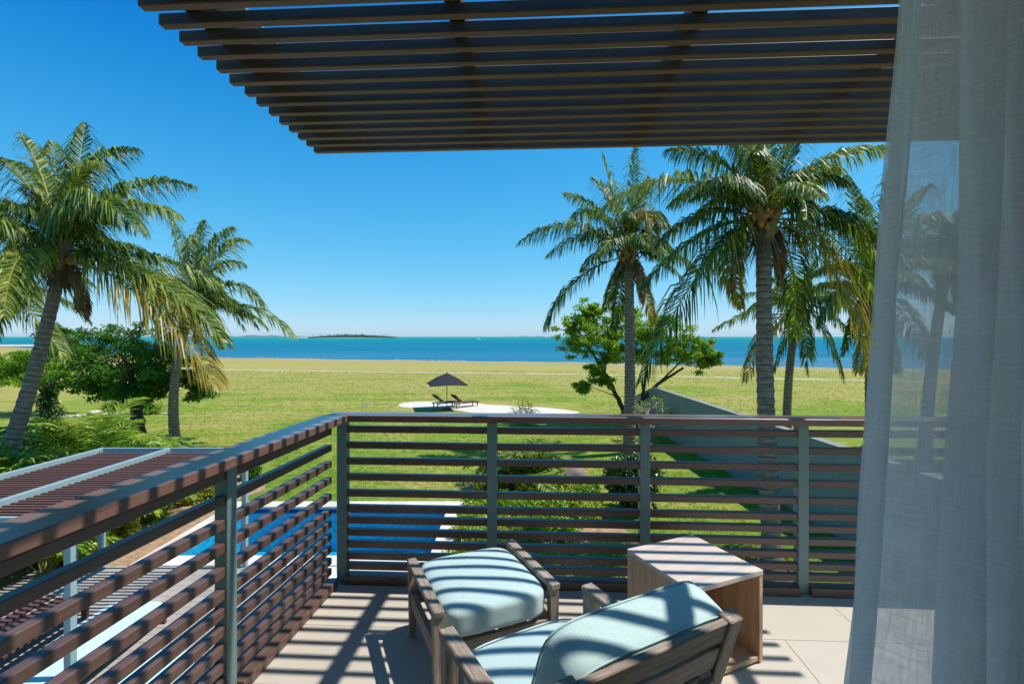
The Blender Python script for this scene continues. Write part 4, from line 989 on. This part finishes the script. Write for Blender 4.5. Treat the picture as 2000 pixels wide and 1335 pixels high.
# --- broadleaf trees
def cl(px, py, y, r, fl=.72): p = P(px, py, y); r *= CLS; return (p, (r, r, r*fl))
CLS = 1.0
Y = 23.5; b = G(271, 857)
limbs = [([b, P(270, 815, b.y), P(262, 780, b.y)], .30, .24), ([P(264, 795, b.y), P(225, 760, Y), P(170, 715, Y-.5)], .17, .06), ([P(264, 788, b.y), P(290, 745, Y+.8), P(320, 700, Y+1)], .16, .06), ([P(263, 785, b.y), P(255, 720, Y-1), P(230, 680, Y-1)], .15, .05), ([P(266, 790, b.y), P(320, 765, Y-.4), P(375, 745, Y-.5)], .12, .04)]
cls = [cl(*a) for a in ((195, 668, Y, 1.05), (245, 660, Y+.5, .95), (150, 690, Y-.3, 1.0), (300, 680, Y+.4, 1.05), (335, 705, Y, 1.0), (230, 705, Y-1.2, 1.25), (180, 725, Y-.8, 1.1), (280, 725, Y-1.0, 1.25), (335, 740, Y-.6, 1.0), (378, 735, Y, .75), (385, 765, Y-.4, .55), (205, 758, Y-.8, .85), (260, 765, Y-1.1, .9), (300, 770, Y-.5, .7), (170, 752, Y, .65), (130, 665, Y+1, .8), (240, 730, Y+1.2, 1.2), (310, 730, Y+1.3, 1.1), (105, 650, Y+.8, .5))]
limb_tree('broadleaf_tree', 'round dense dark green tree between the two left palms', 'tree', b, limbs, cls, .28, M['broad'], 1150, .17, 11, M['bark_dark'])
Y = 31.0; b = G(95, 805)
limbs = [([b, P(92, 770, Y), P(80, 740, Y)], .2, .1), ([P(92, 775, Y), P(60, 740, Y), P(35, 720, Y)], .12, .04), ([P(92, 775, Y), P(110, 740, Y), P(140, 720, Y)], .12, .04)]
cls = [cl(*a) for a in ((25, 715, Y, 1.0), (60, 705, Y, 1.1), (100, 712, Y+.5, 1.1), (138, 718, Y, 1.0), (45, 735, Y-.5, .9), (90, 735, Y-.5, .9), (130, 740, Y, .9), (8, 730, Y, .8), (75, 690, Y, .7), (-20, 715, Y, 1.0))]
limb_tree('broadleaf_tree', 'lower light green tree behind the leaning left trunk', 'tree', b, limbs, cls, .18, M['broad_light'], 900, .19, 12, M['bark_dark'])
CLS = 1.32
Y = 27.0; b = G(1228, 838)
limbs = [([b, P(1215, 795, Y), P(1196, 755, Y), P(1175, 715, Y)], .17, .09), ([P(1175, 715, Y), P(1150, 680, Y), P(1120, 655, Y)], .08, .03), ([P(1180, 725, Y), P(1190, 680, Y-.5), P(1185, 630, Y-.5)], .08, .03),
         ([b+Vector((.25, 0, 0)), P(1250, 785, Y), P(1285, 750, Y), P(1335, 718, Y)], .15, .06), ([P(1255, 780, Y), P(1262, 730, Y+.6), P(1270, 670, Y+.6)], .10, .04), ([P(1290, 745, Y), P(1330, 705, Y), P(1385, 690, Y)], .06, .02), ([P(1206, 775, Y), P(1180, 765, Y), P(1155, 755, Y)], .03, .015)]
cls = [cl(*a) for a in ((1104, 640, Y, .62), (1140, 622, Y+.3, .8), (1178, 628, Y-.3, .85), (1160, 605, Y, .35), (1118, 672, Y, .62), (1155, 660, Y-.5, .9), (1195, 660, Y, .9), (1175, 695, Y, .75), (1205, 690, Y+.8, .7), (1230, 640, Y+.6, .9), (1262, 650, Y+.6, .95), (1295, 655, Y, .9),
       (1330, 668, Y, .85), (1365, 678, Y, .75), (1392, 690, Y, .5), (1340, 697, Y-.4, .75), (1300, 690, Y+.5, .7), (1255, 690, Y+1, .7), (1375, 705, Y, .45), (1140, 752, Y, .42), (1160, 722, Y, .4), (1225, 615, Y+.5, .6), (1290, 628, Y+.5, .6), (1185, 745, Y, .3))]
limb_tree('broadleaf_tree', 'airy light green tree with forked trunk near the garden wall end', 'tree', b, limbs, cls, .16, M['broad_light'], 1300, .17, 13, M['bark_dark'], shell=.05)
# trailing shrub at foot of leaning palm
def shrub(name, label, cat, base, blobs, leafm, n, ls, seed, group=None, aspect=.5, shell=.6, stem=True, stemm=None):
    rng = random.Random(seed); base = Vector(base); t = thing(name, label, cat, base, 0, group); g = Geo()
    if stem:
        s = Geo()
        for k in range(7):
            c, rad = rng.choice(blobs); c = Vector(c); e = c+Vector((rng.uniform(-.6, .6)*rad[0], rng.uniform(-.6, .6)*rad[1], rng.uniform(-.2, .5)*rad[2]))
            v, f = tube_geo([Vector((rng.uniform(-.08, .08), rng.uniform(-.08, .08), 0)), e*.5+Vector((0, 0, .05)), e], [.025, .018, .008], 5); s.add(v, f)
        s.build('stems', stemm or M['bark_dark'], t)
    for c, rad in blobs: leaf_blob(g, c, rad, n//len(blobs), ls, rng, shell, aspect)
    g.build('foliage', leafm, t); return t
shrub('leafy_shrub', 'small dark shrub at the foot of the leaning left palm trunk', 'shrub', G(98, 822)+Vector((0, 0, 0)), [((0, 0, .5), (.75, .6, .55)), ((-.2, 0, 1.2), (.5, .5, .5)), ((.1, 0, 1.9), (.35, .35, .5))], M['dark_leaf'], 2400, .17, 31)
shrub('round_bush', 'clipped round dark green bush on the lawn right of the boulder', 'shrub', G(1236, 1000), [((0, 0, .95), (.80, .78, .72)), ((.25, .1, 1.1), (.6, .6, .55)), ((-.25, 0, 1.0), (.6, .6, .6)), ((0, 0, .5), (.6, .6, .4))], M['dark_leaf'], 5200, .13, 32)
# plumeria: pale bare branching shrub
t = thing('bare_shrub', 'pale bare branching shrub with few leaves against the garden wall', 'shrub', (6.6, 23.0, GZ)); rng = random.Random(5); g = Geo(); gl = Geo()
def br(p, d, l, r, dep):
    q = p+d*l; v, f = tube_geo([p, q], [r, r*.8], 5); g.add(v, f)
    if dep == 0:
        if rng.random() < .35: leaf_blob(gl, q, (.09, .09, .09), 3, .20, rng, .2, .35)
        return
    for k in range(3 if rng.random() < .5 else 2):
        a = rng.uniform(0, 6.28); dd = (d+Vector((math.cos(a), math.sin(a), rng.uniform(-.1, .5)))*.75).normalized(); br(q, dd, l*rng.uniform(.66, .85), r*.72, dep-1)
for k in range(4): br(Vector((0, 0, 0)), Vector((rng.uniform(-.5, .5), rng.uniform(-.4, .4), 1)).normalized(), .66, .06, 4)
g.build('branches', M['twig'], t); gl.build('leaves', M['broad_light'], t)
# boulder
t = G(1117, 962); g = Geo(); rock_geo(g, (0, 0, .36), .50, .86, 4, 4)
o = g.build('boulder', M['stone'], None, True); o.location = t; tag(o, 'rounded grey brown boulder on the lawn behind the hedge', 'boulder')
# garden spot light
t = thing('garden_light', 'small black bollard light on the lawn beside the round bush', 'garden light', G(1278, 1003))
v, f = tube_geo([Vector((0, 0, 0)), Vector((0, 0, .2))], [.02, .02], 8); mesh_obj('stake', v, f, M['black'], t)
v, f = tube_geo([Vector((0, -.07, .2)), Vector((0, .07, .26))], [.055, .06], 10); mesh_obj('lamp_head', v, f, M['black'], t)
# arecas and ferny palms
def areca(label, base, n, L, seed, mat='areca', lean=.35, group='feathery palms behind the garden pergola', name='areca_palm', lw=.055):
    rng = random.Random(seed); base = Vector(base); t = thing(name, label, 'palm', base, 0, group)
    for i in range(n):
        az = i*2.399+rng.uniform(-.3, .3); q = rng.random(); l_ = L*rng.uniform(.75, 1.1)
        h = Vector((math.cos(az), math.sin(az), 0)); st = h*.12*rng.random()
        ct = st+h*l_*(.12+.28*q)+Vector((0, 0, l_*(.72-.15*q))); tp_ = st+h*l_*(.45+.50*q)+Vector((0, 0, l_*(.78-.62*q)))
        frond('frond', st, ct, tp_, t, [M[mat], M['rachis']], rng, .30, 40, lw, .35, 1.0, Vector((.05, 0, 0)), .016, t0=.22)
    return t
AL = ['areca palm behind the left corner of the garden pergola', 'areca palm just right of the leaning trunk, with pale stems', 'areca palm nearest the pergola back beam', 'areca palm with fronds arching over the pergola beam', 'areca palm at the left edge behind the pergola', 'low areca palm between the pergola and the green tree', 'broad areca palm left of the pergola corner post', 'areca palm behind the others at the foot of the round tree']
for k, (x, y_, L, n_) in enumerate(((-13.4, 12.9, 3.4, 24), (-12.3, 14.0, 3.4, 24), (-10.4, 12.4, 2.7, 22), (-11.6, 11.9, 3.1, 24), (-14.6, 12.0, 3.5, 24), (-10.7, 13.6, 2.1, 20), (-12.9, 11.4, 3.1, 24), (-13.4, 15.2, 3.6, 22))):
    areca(AL[k], (x, y_, GZ+.02), n_, L, 40+k)
for k, (x, y_, L, lb) in enumerate(((-9.9, 10.2, 1.5, 'low dark leafy palm under the left pergola beam'), (-10.9, 9.2, 1.7, 'leafy palm left of the slatted bench'), (-11.8, 8.2, 1.7, 'leafy palm at the lower left behind the railing'))):
    areca(lb, (x, y_, GZ+.02), 14, L, 60+k, 'dark_leaf' if k else 'areca', group=None)
# cycad-like palm in the middle bed
areca('feathery young palm rising above the middle hedge behind the railing', (.33, 15.6, GZ+.02), 24, 2.25, 71, 'palm_light', group=None, name='young_palm')
# small plants in the left bed
rng = random.Random(9)
YL = ['yellow green shrub beside the pergola back post', 'yellow green shrub in the mulch left of the pool', 'small yellow shrub nearer the pool coping', 'yellow green shrub at the far end of the mulch bed']
for k, (px, py) in enumerate(((222, 1050), (352, 986), (385, 975), (262, 1020))):
    shrub('yellow_shrub', YL[k], 'shrub', G(px, py), [((0, 0, .22), (.38, .36, .24)), ((.25, .1, .18), (.28, .26, .2))], M['yellowleaf'], 1100, .11, 80+k, 'yellow green shrubs in the mulch bed')
shrub('spiky_plant', 'bright green strappy plant in the mulch by the pool', 'plant', G(300, 1012), [((0, 0, .14), (.40, .34, .16))], M['areca'], 420, .32, 90, None, .12, .2)
shrub('red_bromeliad', 'orange red leafy plant at the end of the mulch bed', 'plant', G(424, 962), [((0, 0, .22), (.40, .34, .25))], M['redleaf'], 360, .30, 91, None, .2, .2)
shrub('leafy_shrub', 'green shrub at the lawn corner behind the side railing post', 'shrub', G(490, 935), [((0, 0, .3), (.35, .35, .32))], M['broad'], 900, .12, 92)
shrub('leafy_shrub', 'dark green low plants under the pergola post', 'shrub', G(150, 1090), [((0, 0, .3), (.7, .5, .32)), ((-.8, -.2, .3), (.6, .5, .32))], M['yellowleaf'], 2000, .15, 93)
# hedge planting in the middle bed
def hedge(label, name, x0_, x1_, ya, yb_, h, mat, n, ls, seed, cat='hedge'):
    rng = random.Random(seed); t = thing(name, label, cat, ((x0_+x1_)/2, (ya+yb_)/2, GZ+.01)); g = Geo(); s = Geo()
    nb = max(4, int((x1_-x0_)*(yb_-ya)/.16))
    for k in range(nb):
        x = rng.uniform(x0_, x1_)-t.location.x; y = rng.uniform(ya, yb_)-t.location.y; hh = h*rng.uniform(.6, 1.15)
        v, f = tube_geo([Vector((x, y, 0)), Vector((x+rng.uniform(-.1, .1), y, hh*.8))], [.012, .006], 4); s.add(v, f)
        leaf_blob(g, (x, y, hh*.55), (.32, .32, hh*.5), n//nb, ls, rng, .5, .45)
    s.build('stems', M['bark_dark'], t); g.build('foliage', mat, t); return t
hedge('low yellow and red croton hedge right behind the railing', 'croton_hedge', -1.3, 2.9, 8.3, 10.6, .55, M['croton'], 17000, .11, 101)
hedge('low bright green hedge along the right end of the pool', 'clipped_hedge', -1.35, -.2, 10.8, 14.2, .45, M['croton'], 9000, .11, 102)
hedge('mixed green planting left of the boulder', 'mixed_planting', -.2, 1.5, 11.6, 14.4, .5, M['broad_light'], 9000, .12, 103, 'plants')
hedge('dusty green and pink shrubs in front of the boulder', 'mixed_planting', .6, 2.3, 12.6, 14.6, .75, M['croton'], 6500, .13, 104, 'plants')
hedge('leafy shrubs round the foot of the young palm', 'mixed_planting', -1.0, .9, 14.6, 16.6, .7, M['yellowleaf'], 6500, .14, 105, 'plants')
shrub('dwarf_hedge_bush', 'low green bushes at the foot of the nearest right palm', 'shrub', G(1440, 1120), [((0, 0, .2), (.5, .4, .25)), ((.8, .2, .2), (.5, .4, .25)), ((-.8, .3, .2), (.5, .4, .22))], M['yellowleaf'], 3000, .12, 106)
# stone edging under the round tree
eg = thing('stone_edging', 'pale stone edging of the bed under the round tree', 'stone edging', G(200, 812))
rng = random.Random(15)
for k in range(34):
    q = k/33; px = 92+q*245; py = 817-3*math.sin(q*3)-q*9+rng.uniform(-.4, .4); p = G(px, py)-eg.location; r = .38 if k in (12, 13) else rng.uniform(.10, .2)
    g = Geo(); rock_geo(g, p+Vector((0, 0, r*.25)), r, .6, k, 1); g.build('stone', M['edging'], eg, True)
tuft = ['strappy plant at the foot of the round tree', 'low ground plant left of the round tree trunk']
for k, (px, py) in enumerate(((298, 808), (215, 806))): shrub('strappy_plant', tuft[k], 'plant', G(px, py), [((0, 0, .3), (.6, .4, .35))], M['areca'], 420, .45, 110+k, None, .12, .2)
shrub('grass_tuft', 'spiky grass tuft standing in front of the sand patch', 'grass tuft', G(1025, 830), [((0, 0, .55), (.8, .6, .7))], M['yellowleaf'], 420, .55, 120, None, .07, .3)


# ------------------------------------------------------------------ sea air
hz = bpy.data.materials.new('sea_air'); hz.use_nodes = True; hz.node_tree.nodes.clear()
ho = hz.node_tree.nodes.new('ShaderNodeOutputMaterial'); hv_ = hz.node_tree.nodes.new('ShaderNodeVolumePrincipled')
hv_.inputs['Color'].default_value = (.80, .90, 1, 1); hv_.inputs['Density'].default_value = 2.6e-5
hz.node_tree.links.new(hv_.outputs[0], ho.inputs['Volume'])
X_, Y0_, Y1_, Z0_, Z1_ = 24500, -100, 24500, SEA-1.5, 130
hb_ = [(x, y, z) for z in (Z0_, Z1_) for x, y in ((-X_, Y0_), (X_, Y0_), (X_, Y1_), (-X_, Y1_))]
tag(mesh_obj('haze', hb_, BOXF, hz), kind='stuff')

# ------------------------------------------------------------------ short tufts in the lawn
def tufts(n, seed):
    rng = random.Random(seed); v = []; f = []
    while len(f) < n:
        y = 9+62*rng.random()**1.3; x = rng.uniform(-.78, 1.0)*y
        if x < -1.0 and y < 15 or x < -8 and y < 18 or -1.6 < x < 3.2 and y < 17 or x > wx(y)-.15 and y < 32: continue
        if 30 < y < 37 and -8.2 < x < 5: continue
        for k in range(4):
            h = rng.uniform(.02, .05); a = rng.uniform(0, 6.28); w_ = .012*(1+y*.03); dx, dy = math.cos(a)*w_, math.sin(a)*w_; o = len(v)
            cx, cy = x+rng.gauss(0, .05), y+rng.gauss(0, .05); lx, ly = rng.uniform(-1, 1)*.03, rng.uniform(-1, 1)*.03
            v += [(cx-dx, cy-dy, GZ), (cx+dx, cy+dy, GZ), (cx+lx, cy+ly, GZ+h)]; f.append((o, o+1, o+2))
    return v, f
v, f = tufts(160000, 3)
tag(mesh_obj('grass_tufts', v, f, M['grassblade']), 'short uneven grass tufts all over the lawn', 'grass', kind='stuff')
